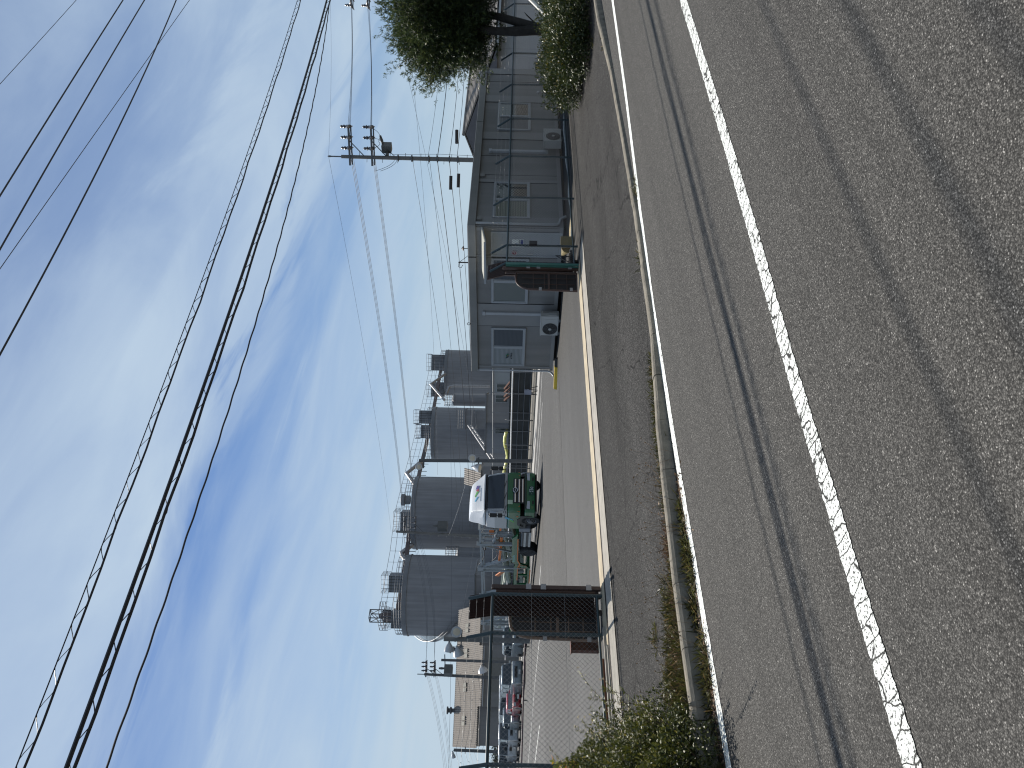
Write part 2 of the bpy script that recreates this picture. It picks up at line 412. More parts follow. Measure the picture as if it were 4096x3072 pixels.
CHROME = mat('chrome', (.75, .75, .76), .12, 1.0, var=.03)
WHITEC = mat('white_car_paint', (.42, .44, .45), .25, coat=.5, var=.03)
SILO = mat('silo_steel', (.205, .212, .228), .55, var=.07, sc=.3, streak=.17)
SILOD = mat('silo_trim', (.15, .16, .175), .55, var=.15, sc=.6)
PIPE = mat('weathered_pipe', (.32, .31, .31), .45, .4, var=.2, sc=3)
RAILM = mat('galvanised_railing', (.2, .21, .225), .5, .5, var=.1)
POLEC = mat('concrete_pole', (.15, .15, .145), .85, var=.15, sc=2, streak=.1)
CABLE = mat('black_cable', (.012, .012, .016), .5, var=.1)
CABLEG = mat('grey_strand', (.10, .11, .13), .5, .5, var=.1)
TRGREEN = mat('green_truck_paint', (.010, .115, .042), .3, coat=.5, var=.06)
TRWHITE = mat('white_truck_paint', (.66, .67, .68), .28, coat=.4, var=.03)
ORANGE = mat('orange_paint', (.62, .16, .02), .45, var=.12)
GREYB = mat('grey_beam_paint', (.24, .265, .28), .45, var=.12, sc=3)
OLIVE = mat('galvanised_ramp', (.27, .30, .26), .5, .4, var=.2, sc=3)

# ================================================================== setting: ground, road, pavement, kerb
def sheet(name, poly, m, z):
    b = MB(); b.quad(*[(x, y, z) for x, y in poly]); return struct(b.build(name, m))
sheet('ground', [(-1500, -1500), (2500, -1500), (2500, 2500), (-1500, 2500)], GROUNDM, -.06)
sheet('road', [(-120, -9), (400, -9), (400, 6.15), (-120, 6.15)], ROADM, 0)
sheet('pavement', [(-120, 6.15), (400, 6.15), (400, 11.55), (15.45, 11.55), (15.45, 11.15), (-120, 11.15)], APRONM, 0)
sheet('yard', [(-60, 12.15), (32.4, 12.15), (32.4, 150), (-60, 150)], YARDM, 0)
sheet('yard_worn_strip', [(-60, 18.7), (19.9, 18.7), (32.3, 26.0), (32.3, 31), (-60, 31)], YARD2, .004)
sheet('gate_strip', [(-20, 10.88), (15.45, 10.88), (15.45, 11.52), (-20, 11.52)], CONC, .012)
sheet('gate_strip_inner', [(-20, 11.66), (15.45, 11.66), (15.45, 12.15), (-20, 12.15)], CONCY, .012)
sheet('fence_bed', [(15.45, 11.55), (60, 11.55), (60, 14.3), (15.45, 14.3)], mat('shadow_dark_soil', (.04, .036, .03), .95, var=.35, sc=4, bump=.4), -.01)  # soil colour darkened to stand for the shadow strip before the office
b = MB()
b.box((-20, 11.52, -.03), (15.45, 11.66, -.02)); b.box((-20, 11.535, -.03), (15.45, 11.56, .014)); b.box((-20, 11.61, -.03), (15.45, 11.635, .014))
struct(b.build('gate_rail', STEELD))

def poly_eval(P, x):
    for (x0, y0), (x1, y1) in zip(P, P[1:]):
        if x0 <= x <= x1: return y0 + (y1 - y0) * (x - x0) / (x1 - x0)
    return P[0][1] if x < P[0][0] else P[-1][1]
EDGE = [(-60, 6.1), (0, 5.99), (5, 6.0), (7, 5.93), (8.7, 5.78), (11.3, 5.47), (14.3, 5.22), (20, 4.7), (40, 2.2), (90, -6)]
CENT = [(-60, 3.9), (0, 3.34), (1.7, 3.29), (3.3, 3.23), (4.5, 3.14), (6, 3.06), (8.2, 2.98), (14, 2.5), (40, -.6), (90, -9)]
KERB = [(-60, 6.45), (0, 6.3), (3.5, 6.26), (4.3, 6.21), (5.1, 6.14), (6.4, 6.02), (7.3, 5.94), (8.7, 5.86), (10.6, 5.86), (14.5, 5.95), (16.5, 5.98), (24, 5.6), (40, 4.4)]
KZ = [(-60, .14), (3.4, .14), (5.2, .12), (6.6, .055), (13.2, .05), (15.5, .12), (60, .14)]
def line(name, P, w, m, x0, x1, step, jit, z):
    b = MB(); xs = np.arange(x0, x1 + step * .5, step); k = 0
    pts = []
    for x in xs:
        y = poly_eval(P, x); pts.append(((x, y - w / 2 + random.uniform(-jit, jit), z), (x, y + w / 2 + random.uniform(-jit, jit), z)))
    for a, c in zip(pts, pts[1:]): b.quad(a[0], c[0], c[1], a[1])
    return struct(b.build(name, m))
line('edge_line', EDGE, .14, WHITEP, -3, 60, .04, .006, .004)
line('centre_line', CENT, .15, CENTREP, -2, 60, .02, .007, .004)
b = MB(); x = -12.0
while x < 40:
    L_ = .6; x1 = x + L_ - .008
    sec = []
    for xx in (x, x1):
        y = poly_eval(KERB, xx) + random.uniform(-.006, .006); h = poly_eval(KZ, xx) + random.uniform(-.004, .004)
        sec.append([(xx, y - .015, -.02), (xx, y, h * .75), (xx, y + .022, h * .94), (xx, y + .045, h), (xx, y + .10, h), (xx, y + .12, h * .9), (xx, y + .13, -.02)])
    b.loft(sec); x += L_
struct(b.build('kerb', KERBM))
# ground painted lines of the yard
def strip(name, pts, w):
    b = MB()
    for p, q in zip(pts, pts[1:]):
        p = Vector(p); q = Vector(q); d = (q - p).normalized(); n = Vector((-d.y, d.x, 0)) * w / 2
        b.quad(p - n, q - n, q + n, p + n)
    return struct(b.build(name, YARDP))
zl = .010
strip('yard_line', [(27.8, 27.9, zl), (27.5, 31.7, zl), (28.0, 36, zl), (28.6, 48, zl), (29, 70, zl)], .14)
strip('yard_line', [(26.0, 28.4, zl), (25.8, 33, zl), (26.2, 48, zl), (26.6, 70, zl)], .12)
strip('yard_line', [(16.4, 31.5, zl), (16.75, 39.8, zl), (16.4, 44.5, zl), (16.2, 60, zl)], .12)
strip('yard_line', [(12.95, 34.8, zl), (13.1, 40, zl), (13.2, 60, zl)], .14)
strip('yard_line', [(19.0, 31.8, zl), (19.0, 34.4, zl)], .12)
sheet('yard_kerb_path', [(29.6, 24), (32.2, 24), (32.2, 120), (29.6, 120)], mat('pale_concrete', (.30, .29, .27), .85, var=.15, sc=2), .016)

# ================================================================== chain link fences
def mesh_wires(b, x0, x1, z0, z1, y, pitch=.082, r=.0017):
    H = z1 - z0; Lx = x1 - x0; n = int((Lx + H) / pitch)
    for s in (0, 1):
        for i in range(1, n):
            c = i * pitch                                    # wire: u + v = c (u along x, v up)
            u0 = max(0, c - H); u1 = min(c, Lx)
            if u1 - u0 < .02: continue
            v0, v1 = c - u0, c - u1
            yy = y + (.004 if s else -.004)
            k = 3; pts = []
            if s == 0: pts = [(x0 + u0, yy, z0 + v0), (x0 + u1, yy, z0 + v1)]
            else: pts = [(x1 - u0, yy, z0 + v0), (x1 - u1, yy, z0 + v1)]
            b.tube(pts, r, 3, cap=False)
def fence(label, posts, y, ztop, dy, dz, x0, x1, zb=.1):
    root = thing('chain_link_fence', label, 'fence', (posts[0], y, 0))
    for px in posts:
        b = MB(); b.tube([(px, y, -.08), (px, y, ztop + .02), (px - .005, y + dy * .12, ztop + dz * .18), (px - .01, y + dy, ztop + dz)], .03, 10)
        b.build('post', POSTM, root, smooth=True)
    b = MB(); b.tube([(x0, y - .0, ztop), (x1, y - .0, ztop)], .027, 10); b.build('top_rail', POSTM, root, smooth=True)
    b = MB(); b.tube([(x0, y, zb), (x1, y, zb)], .022, 8); b.build('bottom_rail', POSTM, root, smooth=True)
    b = MB(); mesh_wires(b, x0, x1, zb + .02, ztop - .02, y - .035, r=.0021 if x1 < 10 else .0023)
    for zz in (zb + .55, zb + 1.1): b.tube([(x0, y - .04, zz), (x1, y - .04, zz)], .0022, 4, cap=False)
    b.build('wire_mesh', GALV, root, fix=False)
    for t in (.35, .66, .96):
        b = MB(); yy = y + dy * t - .02; zz = ztop + dz * t
        b.tube([(x0, yy, zz), (x1, yy, zz)], .0018, 3, cap=False)
        xx = x0 + .1
        while xx < x1 - .05:
            a = random.uniform(0, 6.28); c, s = math.cos(a) * .014, math.sin(a) * .014
            b.tube([(xx - .006, yy - c, zz - s), (xx + .006, yy + c, zz + s)], .0022, 3, cap=False)
            b.tube([(xx - .004, yy + s, zz - c), (xx + .008, yy - s, zz + c)], .0022, 3, cap=False)
            xx += .15
        b.build('barbed_wire', GALV, root, fix=False)
    return root
fence('green posted chain link fence with bent arms running in front of the grey site office', [15.66, 16.4, 18.58, 20.74, 22.98, 25.31, 27.73, 30.03, 32.25, 34.5], 12.0, 1.77, .27, .42, 15.66, 34.5)
fence('green posted chain link fence with barbed wire beside the folded gate, behind the flowering bush', [6.61, 5.91, 3.89, 1.86, -.2, -2.3, -4.4], 12.0, 1.85, .16, .40, -4.4, 6.61)
# kerb beam, slot and rusty angle under the left fence
b = MB(); b.box((-6, 11.86, -.05), (6.0, 11.98, .05)); b.box((-6, 11.68, -.05), (5.6, 11.76, .03))
tag(b.build('concrete_beam', CONC), 'low concrete footing beam under the chain link fence beside the flowering bush', 'footing')
b = MB(); b.box((-6, 12.18, 0), (5.6, 12.24, .07)); b.box((-6, 12.24, 0), (5.6, 12.34, .012))
tag(b.build('rusty_angle', RUST), 'long rusty steel angle lying on the yard just inside the left fence', 'steel angle')
root = thing('bollard', 'short rusty steel bollard standing inside the left fence by the folded gate', 'bollard', (6.2, 13.05, 0))
b = MB(); b.box((6.1, 13.02, 0), (6.27, 13.03, .47)); b.box((6.1, 12.97, 0), (6.112, 13.08, .47)); b.box((6.258, 12.97, 0), (6.27, 13.08, .47))
b.build('flange', RUST, root); b = MB(); b.box((6.08, 12.95, .47), (6.29, 13.1, .485)); b.build('cap', RUST, root)

# ================================================================== folding gate, both ends
def gate_end(root, x_lead, x_a, x_b, y, leaf_x0, leaf_x1, leaf_y0, leaf_y1, leafmatl):
    s = 1 if x_b > x_a else -1
    # corrugated pleats with bent tops
    n = 9
    b = MB(); pts = []
    for i in range(n * 2 + 1):
        t = i / (n * 2); pts.append((x_a + (x_b - x_a) * t, y + (.03 if i % 2 else -.03)))
    for (xa, ya), (xb, yb) in zip(pts, pts[1:]):
        for (z0, d0), (z1, d1) in (((.1, 0), (1.83, 0)), ((1.83, 0), (2.26, .14))):
            b.add([(xa, ya + d0, z0), (xb, yb + d0, z0), (xb, yb + d1, z1), (xa, ya + d1, z1),
                   (xa, ya + d0 + .004, z0), (xb, yb + d0 + .004, z0), (xb, yb + d1 + .004, z1), (xa, ya + d1 + .004, z1)],
                  [(0, 1, 2, 3), (7, 6, 5, 4)])
    b.build('pleated_panel', BROWN, root, fix=False)
    b = MB(); b.box((x_lead - .035, y - .35, .02), (x_lead + .035, y - .28, 1.87)); b.box((x_lead - .035, y - .2, .05), (x_lead + .035, y - .15, 1.8))
    b.build('stile', BROWN, root, bevel=.006)
    b = MB(); b.bar((x_lead, y - .25, .08), (x_b, y, .08), .05, .06); b.build('bottom_rail', BROWN, root)
    for zz in (.18, .95, 1.2):
        b = MB(); b.box((x_lead - .05, y - .365, zz), (x_lead + .05, y - .352, zz + .09)); b.build('hinge_plate', PIPE, root)
    for k in range(2):
        b = MB(); b.tube([(x_lead + s * (.1 + .3 * k), y - .27, .045), (x_lead + s * (.1 + .3 * k), y - .21, .045)], .04, 12); b.build('wheel', STEELD, root, smooth=True)
    # hinged leaf with rounded top corner
    A = Vector((leaf_x0, leaf_y0, 0)); B = Vector((leaf_x1, leaf_y1, 0)); d = (B - A); nn = Vector((d.y, -d.x, 0)).normalized() * .02
    def at(t, z): return A + d * t + Vector((0, 0, z))
    prof = [(0, .06)] + [(0, 1.3)] + [(.0, 1.52)] + [(.18, 1.55)] + [(.42 + .5 * math.sin(a), 1.18 + .36 * math.cos(a)) for a in [i * math.pi / 12 for i in range(0, 7)]] + [(.98, .06)]
    out = [at(t, z) for t, z in prof]
    fr = MB(); fr.tube(out + [out[0]], .026, 8); fr.build('leaf_frame', leafmatl, root, smooth=True)
    sh = MB(); sh.prism([at(.04 + .92 * t, .08 + (z - .08) * .98) + nn for t, z in prof], nn * .5); sh.build('leaf_shade_sheet', mat('gate_sheet_shade', (.018, .014, .013), .6), root)  # near-black sheet paints the shade of the corrugation inside the leaf
    g = MB()
    for zz in (.3, .55, .85, 1.12): g.bar(at(.06, zz) - nn, at(.92, zz) - nn, .012, .016)
    for t in (.34, .66): g.bar(at(t, .1) - nn * .8, at(t, 1.4) - nn * .8, .012, .012)
    g.bar(at(.05, .74) - nn * 1.2, at(.95, .74) - nn * 1.2, .03, .05)
    g.build('leaf_bars', leafmatl, root)
    for zz in (.2, .95):
        b = MB(); b.bar(at(.86, zz) - nn * 1.8, at(1.02, zz) - nn * 1.8, .01, .07); b.build('hinge_plate', PIPE, root)
gl = thing('folding_gate', 'brown folding gate packed together against the left fence end, bent pleats on top', 'gate', (6.96, 12, 0))
gate_end(gl, 6.77, 6.83, 6.39, 12.37, 6.52, 6.10, 12.46, 12.62, BROWNL)
gr = thing('folding_gate', 'dark brown folding gate packed against the right fence end with one rounded leaf out', 'gate', (15.5, 12, 0))
gate_end(gr, 15.47, 15.55, 16.1, 12.32, 15.40, 14.80, 12.08, 12.16, BROWN)
b = MB(); b.box((15.50, 11.9, 0), (15.56, 11.94, 1.8)); b.box((15.48, 11.94, 0), (15.492, 11.98, 1.8)); b.build('guide_post', GREENP, gr)
b = MB(); b.box((16.33, 11.90, 1.02), (16.47, 11.955, 1.22)); b.box((16.34, 11.955, 1.03), (16.46, 11.97, 1.21))
tag(b.build('control_box', mat('control_box_paint', (.03, .025, .025), .5)), 'small dark box fixed to the second post of the right fence', 'control box')

# ================================================================== site office (grey prefab)
off_ = thing('site_office', 'single storey grey prefab site office behind the right hand fence', 'building', (20.05, 14, 0))
b = MB(); b.box((20.05, 14, .1), (30.9, 20.1, 2.78)); b.build('wall', WALLM, off_)
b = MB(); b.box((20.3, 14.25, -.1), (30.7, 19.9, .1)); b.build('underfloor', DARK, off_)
for (x, w) in ((22.6, .16), (25.54, .48), (28.3, .5), (30.6, .45), (20.3, .5)): MB().box((x - w / 2, 13.978, .22), (x + w / 2, 13.999, 2.775)).build('column_strip', BATTEN, off_)
for (yy, w) in ((15.1, .05), (17.54, .96), (14.08, .12), (20.02, .13)): MB().box((20.028, yy - w / 2, .22), (20.049, yy + w / 2, 2.775)).build('column_strip', BATTEN, off_)
for x in (22.98, 24.2, 29.73): MB().box((x - .006, 13.993, .22), (x + .006, 14.0, 2.775)).build('panel_joint', DARK, off_)
for x, w in ((22.6, .16), (25.54, .48), (28.3, .5), (30.6, .45)):
    for e in (-1, 1): MB().box((x + e * (w / 2 + .008) - .007, 13.988, .22), (x + e * (w / 2 + .008) + .007, 13.9995, 2.775)).build('panel_joint', DARK, off_)
for yy in (15.14, 17.05, 18.03): MB().box((20.036, yy - .008, .22), (20.0495, yy + .008, 2.775)).build('panel_joint', DARK, off_)
b = MB(); b.box((20.0, 13.955, .1), (30.95, 13.999, .215)); b.box((20.0, 14.0, .1), (20.049, 20.12, .215)); b.build('sill_beam', BATTEN, off_)
b = MB(); b.box((19.96, 13.90, 2.78), (31.0, 20.2, 3.02)); b.build('fascia', FASCIA, off_, bevel=.008)
b = MB(); b.box((20.1, 14.05, 3.02), (30.9, 20.05, 3.045)); b.build('roof', mat('roof_sheet', (.28, .28, .28), .5), off_)
b = MB(); b.box((26.346, 13.895, 2.78), (26.354, 13.9, 3.02)); b.build('fascia_joint', DARK, off_); MB().box((19.955, 15.08, 2.78), (19.96, 15.12, 3.02)).build('fascia_joint', DARK, off_)
def window(face, a0, a1, z0, z1, left, right, parent=off_, sashw=.05):
    """face 'y': wall Y=14 looking -Y; face 'x': wall X=20.05 looking -X"""
    P = (lambda a, d, z: (a, 13.999 - d, z)) if face == 'y' else (lambda a, d, z: (20.049 - d, a, z))
    b = MB(); f = .06
    for (u0, u1, v0, v1) in ((a0, a1, z0, z0 + f), (a0, a1, z1 - f, z1), (a0, a0 + f, z0 + f, z1 - f), (a1 - f, a1, z0 + f, z1 - f)):
        b.box(P(u0, 0, v0), P(u1, .055, v1))
    mid = (a0 + a1) / 2
    b.box(P(mid - .035, 0.0, z0 + f), P(mid + .035, .045, z1 - f))
    w = b.build('window', ALU, parent, bevel=.004)
    for (u0, u1, mm, nm, dd) in ((a0 + f, mid - .035, left, 'pane', .02), (mid + .035, a1 - f, right, 'pane', .03)):
        s = MB()
        for q in ((u0, u1, z0 + f, z0 + f + .035), (u0, u1, z1 - f - .03, z1 - f), (u0, u0 + .03, z0 + f + .035, z1 - f - .03), (u1 - .03, u1, z0 + f + .035, z1 - f - .03)):
            s.box(P(q[0], 0, q[2]), P(q[1], dd + .012, q[3]))
        s.build('sash', ALU, w)
        g = MB(); g.box(P(u0 + .03, .004, z0 + f + .035), P(u1 - .03, dd, z1 - f - .03)); g.build(nm, mm, w)
    return w
def blindmat(name, lo, hi, n):
    if name in MATS: return MATS[name]
    M = mat(name, hi, .35, var=.03); nt = M.node_tree; b = nt.nodes['Principled BSDF']
    tc = nt.nodes.new('ShaderNodeTexCoord'); sp = nt.nodes.new('ShaderNodeSeparateXYZ'); nt.links.new(tc.outputs['Object'], sp.inputs[0])
    wv = nt.nodes.new('ShaderNodeTexWave'); wv.bands_direction = 'Z'; wv.inputs['Scale'].default_value = n; wv.inputs['Distortion'].default_value = .6
    nt.links.new(tc.outputs['Object'], wv.inputs['Vector'])
    rp = nt.nodes.new('ShaderNodeValToRGB'); rp.color_ramp.elements[0].color = lo + (1,); rp.color_ramp.elements[1].color = hi + (1,)
    rp.color_ramp.elements[0].position = .25; rp.color_ramp.elements[1].position = .6
    nt.links.new(wv.outputs['Fac'], rp.inputs['Fac']); nt.links.new(rp.outputs['Color'], b.inputs['Base Color']); return M
BL1 = blindmat('slatted_blind', (.13, .145, .15), (.26, .28, .29), 7)
BL2 = blindmat('dark_screen', (.035, .045, .06), (.055, .065, .08), 7)
BL3 = blindmat('cream_curtain', (.10, .105, .085), (.17, .175, .14), 4)
window('y', 25.92, 27.95, 1.08, 2.28, BL2, PANE)
window('y', 20.48, 22.5, 1.12, 2.28, BL3, PANE)
window('x', 15.16, 17.0, 1.1, 2.3, mat('frosted_pane', (.13, .145, .14), .3, var=.05), BL2)
w4 = window('x', 18.11, 19.92, 1.12, 2.3, BL1, BL2)
# the row runs along +Y, which is leftwards in the picture: first pane = nearer, swap for the two west windows
for w in (o for o in list(off_.children) if o.name.startswith('window')):
    if abs(sum(v.co.x for v in w.data.vertices) / len(w.data.vertices) + ORIG[w.name][0] - 20.05) < .2:
        ps = [c for c in w.children if c.name.startswith('pane')]
        if len(ps) == 2:
            a, c = ps[0].data.materials[0], ps[1].data.materials[0]; ps[0].data.materials[0] = c; ps[1].data.materials[0] = a
# firm's mark on the nearer west window (left pane): slanted leaf mark and a line of lettering
b = MB(); X = 20.0
def chip(b, ys, X=19.998): b.prism([(X, y, z) for y, z in ys], (-.003, 0, 0))
chip(b, [(19.56, 1.80), (19.50, 1.80), (19.42, 1.69), (19.49, 1.69)])
b.build('mark', mat('dark_mark', (.02, .03, .04), .5), w4)
b = MB(); chip(b, [(19.47, 1.78), (19.40, 1.80), (19.30, 1.72), (19.40, 1.68)]); b.build('mark', mat('green_mark', (.03, .14, .08), .5), w4)
b = MB(); chip(b, [(19.43, 1.735), (19.41, 1.75), (19.385, 1.72), (19.41, 1.70)], 19.994); b.build('mark', mat('red_mark', (.3, .06, .03), .5), w4)
b = MB()
for y0, st in ((19.56, (((0, 0), (.02, .03)), ((.0, .05), (.03, .06)), ((.02, 0), (.05, .05)))), (19.49, (((0, .06), (.05, .06)), ((.05, .06), (.02, 0)))),
               (19.42, (((0, .03), (.06, .03)), ((.03, .06), (.03, 0)), ((0, .06), (.06, .0)))), (19.345, (((0, .05), (.05, .05)), ((.025, .06), (.01, 0)), ((.05, .05), (.045, 0))))):
    for (p, q) in st: b.bar((19.997, y0 - p[0], 1.57 + p[1]), (19.997, y0 - q[0], 1.57 + q[1]), .006, .012, up=(1, 0, 0))
b.build('lettering', mat('dark_mark', (.02, .03, .04), .5), w4)
# door, signs, canopy
b = MB(); b.box((20.01, 14.2, .2), (20.048, 15.03, 2.26)); dr = b.build('door', mat('door_panel', (.28, .295, .30), .45, var=.04), off_)
b = MB()
for q in ((14.15, 14.2, .12, 2.31), (15.03, 15.075, .12, 2.31)): b.box((19.995, q[0], q[2]), (20.047, q[1], q[3]))
b.box((19.995, 14.2, 2.26), (20.047, 15.03, 2.31)); b.box((19.99, 14.2, .12), (20.047, 15.03, .2)); b.build('frame', ALU, dr)
b = MB(); b.tube([(19.96, 14.93, 1.0), (19.96, 14.93, 1.18)], .012, 8); b.build('handle', CHROME, dr)
b = MB(); b.box((20.0, 14.42, 1.30), (20.009, 14.70, 1.66)); b.build('sign', mat('sign_white', (.62, .63, .60), .5, var=.03), dr)
b = MB(); b.box((19.997, 14.44, 1.31), (19.999, 14.68, 1.40)); b.build('sign_band', mat('sign_blue', (.02, .03, .16), .5, var=.03), dr)
b = MB()
b.prism([(19.996, y, z) for y, z in ((14.66, 1.62), (14.63, 1.58), (14.56, 1.54), (14.60, 1.60))], (-.002, 0, 0)); b.build('sign_mark', mat('sign_green', (.03, .16, .14), .5), dr)
b = MB()
b.prism([(19.996, y, z) for y, z in ((14.65, 1.55), (14.60, 1.50), (14.55, 1.49), (14.60, 1.57))], (-.002, 0, 0)); b.build('sign_mark', MATS['sign_blue'], dr)
b = MB()
for k in range(6): b.box((19.996, 14.645 - .035 * k, 1.42), (19.999, 14.625 - .035 * k, 1.455))
b.build('sign_lettering', mat('dark_mark', (.02, .03, .04)), dr)
b = MB(); b.lathe([(.085, 0), (.085, .006)], (20.0, 14.93, 1.58), (-1, 0, 0), 24); st_ = b.build('round_sticker', mat('sticker_red', (.18, .02, .04), .5), dr)
b = MB()
for rr in (.075,): b.tube([(19.991, 14.93 + rr * math.cos(t), 1.58 + rr * math.sin(t)) for t in [i * math.pi / 10 for i in range(21)]], .006, 5)
b.tube([(19.991, 14.98, 1.60), (19.991, 14.93, 1.56), (19.991, 14.9, 1.62), (19.991, 14.89, 1.54)], .007, 5); b.build('sticker_mark', MATS['sign_white'], st_)
CAN = bpy.data.materials.new('canopy_sheet'); CAN.use_nodes = True
_n = CAN.node_tree; _p = _n.nodes['Principled BSDF']; _p.inputs['Base Color'].default_value = (.75, .74, .68, 1); _p.inputs['Roughness'].default_value = .4
_t = _n.nodes.new('ShaderNodeBsdfTranslucent'); _t.inputs['Color'].default_value = (.8, .79, .72, 1); _m = _n.nodes.new('ShaderNodeMixShader'); _m.inputs[0].default_value = .5
_n.links.new(_p.outputs[0], _m.inputs[1]); _n.links.new(_t.outputs[0], _m.inputs[2]); _n.links.new(_m.outputs[0], _n.nodes['Material Output'].inputs['Surface'])
b = MB(); b.prism([(20.04, 14.0, 2.60), (19.25, 14.0, 2.46), (19.25, 14.0, 2.48), (20.04, 14.0, 2.62)], (0, 1.55, 0)); cn = b.build('canopy', CAN, off_)
b = MB(); b.box((19.21, 13.99, 2.435), (19.248, 15.56, 2.50))
for yy in (14.02, 15.53): b.bar((20.04, yy, 2.58), (19.25, yy, 2.44), .03, .03)
b.build('canopy_frame', ALU, cn)
# gutters, pipes and pipe covers
b = MB()
b.tube([(20.12, 13.93, 2.78), (20.12, 13.93, .32), (20.2, 13.93, .22), (20.36, 13.9, .2), (20.5, 13.88, .02)], .04, 10); b.build('downpipe', PVC, off_, smooth=True)
b = MB(); b.tube([(20.0, 20.15, 2.85), (19.99, 20.13, 2.7), (19.99, 20.13, .3), (19.92, 20.13, .16), (19.75, 20.13, .06)], .038, 10); b.build('downpipe', PVC, off_, smooth=True)
b = MB(); b.lathe([(.05, 0), (.06, .06)], (20.0, 20.15, 2.72), n=12)
for z in (2.2, 1.3, .5): b.lathe([(.045, 0), (.045, .02)], (19.99, 20.13, z), n=12)
b.build('pipe_bracket', ALU, off_)
b = MB(); b.box((24.37, 13.91, .5), (24.49, 13.998, 2.42)); b.box((24.35, 13.9, 2.42), (24.51, 13.998, 2.52)); b.build('pipe_cover', PVC, off_, bevel=.012)
b = MB(); b.box((19.97, 17.39, .5), (20.048, 17.50, 2.5)); b.box((19.96, 17.37, 2.5), (20.048, 17.52, 2.6)); b.build('pipe_cover', PVC, off_, bevel=.012)
b = MB()
for x in (22.9, 20.42): b.box((x - .1, 13.93, 2.60), (x + .06, 13.999, 2.76)); b.box((x + .06, 13.96, 2.64), (x + .16, 13.999, 2.70))
b.build('vent_box', FASCIA, off_, bevel=.006)
b = MB(); b.lathe([(.07, 0), (.06, .04), (.02, .06)], (28.9, 13.999, .78), (0, -1, 0), 16); b.build('vent_cap', PVC, off_, smooth=True)
b = MB(); b.tube([(30.3, 13.93, 2.55), (30.25, 13.85, 2.9), (30.0, 13.8, 3.08), (29.5, 13.85, 3.1)], .018, 8); b.build('mast_pipe', PVC, off_, smooth=True)
b = MB(); b.tube([(19.95, 17.9 + .05 * math.cos(t), 3.07 + .05 * math.sin(t)) for t in [i * math.pi / 8 for i in range(17)]], .01, 6); b.build('lifting_eye', STEELD, off_, smooth=True)
# aerials on the roof
a1 = thing('antenna', 'short dark aerial with a cone top standing on the roof edge above the office door', 'antenna', (20.2, 14.95, 3.04))
b = MB(); b.tube([(20.2, 14.95, 3.04), (20.2, 14.95, 3.25)], .012, 6); b.build('mast', STEELD, a1)
b = MB(); b.lathe([(.02, 0), (.09, .03), (.01, .08)], (20.2, 14.95, 3.16), n=10); b.build('head', STEELD, a1)
a2 = thing('cable_bracket', 'dark bracket with looped drop wire standing on the office roof edge', 'bracket', (20.2, 15.5, 3.04))
b = MB(); b.tube([(20.2, 15.5, 3.04), (20.2, 15.5, 3.36)], .022, 6); b.build('post', STEELD, a2)
b = MB(); b.tube([(20.2, 15.5, 3.34), (20.2, 15.68, 3.36), (20.2, 15.72, 3.28), (20.2, 15.6, 3.22)], .01, 5); b.tube([(20.2, 15.5, 3.34), (20.2, 15.3, 3.12), (20.2, 15.22, 3.04)], .008, 5); b.build('drop_wire', CABLE, a2)

# ---- outdoor air conditioner units
def ac_unit(label, loc, rz):
    t = local(thing('air_conditioner', label, 'air conditioner', loc, 'air conditioner outdoor units'))
    t.rotation_euler = (0, 0, rz)
    b = MB(); b.box((-.42, -.15, .08), (.42, .15, .66)); b.build('casing', ACM, t, bevel=.015)
    b = MB(); b.box((-.44, -.16, .655), (.44, .16, .675)); b.build('lid', ACM, t, bevel=.006)
    b = MB(); b.lathe([(.245, 0), (.245, .012)], (-.12, -.148, .36), (0, -1, 0), 40); b.build('fan_opening', BLACK, t)
    b = MB()
    for r in (.06, .09, .12, .15, .18, .21, .245):
        b.tube([(-.12 + r * math.cos(a), -.172, .36 + r * math.sin(a)) for a in [i * 2 * math.pi / 36 for i in range(37)]], .004, 4, cap=False)
    for k in range(8):
        a = k * math.pi / 4; b.tube([(-.12 + .05 * math.cos(a), -.17, .36 + .05 * math.sin(a)), (-.12 + .245 * math.cos(a), -.165, .36 + .245 * math.sin(a))], .003, 4)
    b.build('grille', mat('grille_grey', (.12, .12, .12), .5), t)
    b = MB(); b.lathe([(.05, 0), (.05, .01)], (-.12, -.172, .36), (0, -1, 0), 20); b.build('hub', ACM, t)
    b = MB(); b.box((.421, -.13, .14), (.45, .02, .42)); b.box((.30, -.156, .1), (.302, -.15, .64)); b.build('service_cover', ACM, t, bevel=.01)
    b = MB()
    for z in [.14 + .035 * i for i in range(14)]: b.box((.421, .03, z), (.426, .13, z + .012))
    b.build('fin_vent', BLACK, t)
    b = MB()
    for x in (-.28, .26): b.box((x - .05, -.19, 0), (x + .05, .17, .08))
    b.build('foot', mat('foot_plastic', (.10, .10, .10), .6), t)
    return t
ac_unit('air conditioner outdoor unit standing by the fenced road side wall of the grey office', (24.75, 13.62, -.02), 0)
ac_unit('pale air conditioner outdoor unit below the two yard side windows of the grey office', (19.65, 17.52, -.02), -math.pi / 2)
# yellow wheel stop by the office
root = thing('wheel_stop', 'yellow parking wheel stop at the far left corner of the grey office', 'wheel stop', (19.2, 19.6, 0))
b = MB(); b.prism([(19.12, 19.1, 0), (19.30, 19.1, 0), (19.26, 19.1, .11), (19.16, 19.1, .11)], (-.45, .62, 0)); b.build('block', mat('yellow_stop', (.62, .42, .03), .6, var=.15, sc=6), root, bevel=.01)
b = MB(); b.prism([(19.34, 18.88, 0), (19.45, 18.9, 0), (19.41, 18.9, .10), (19.36, 18.88, .10)], (-.19, .22, 0)); b.build('end_block', BLACK, root)
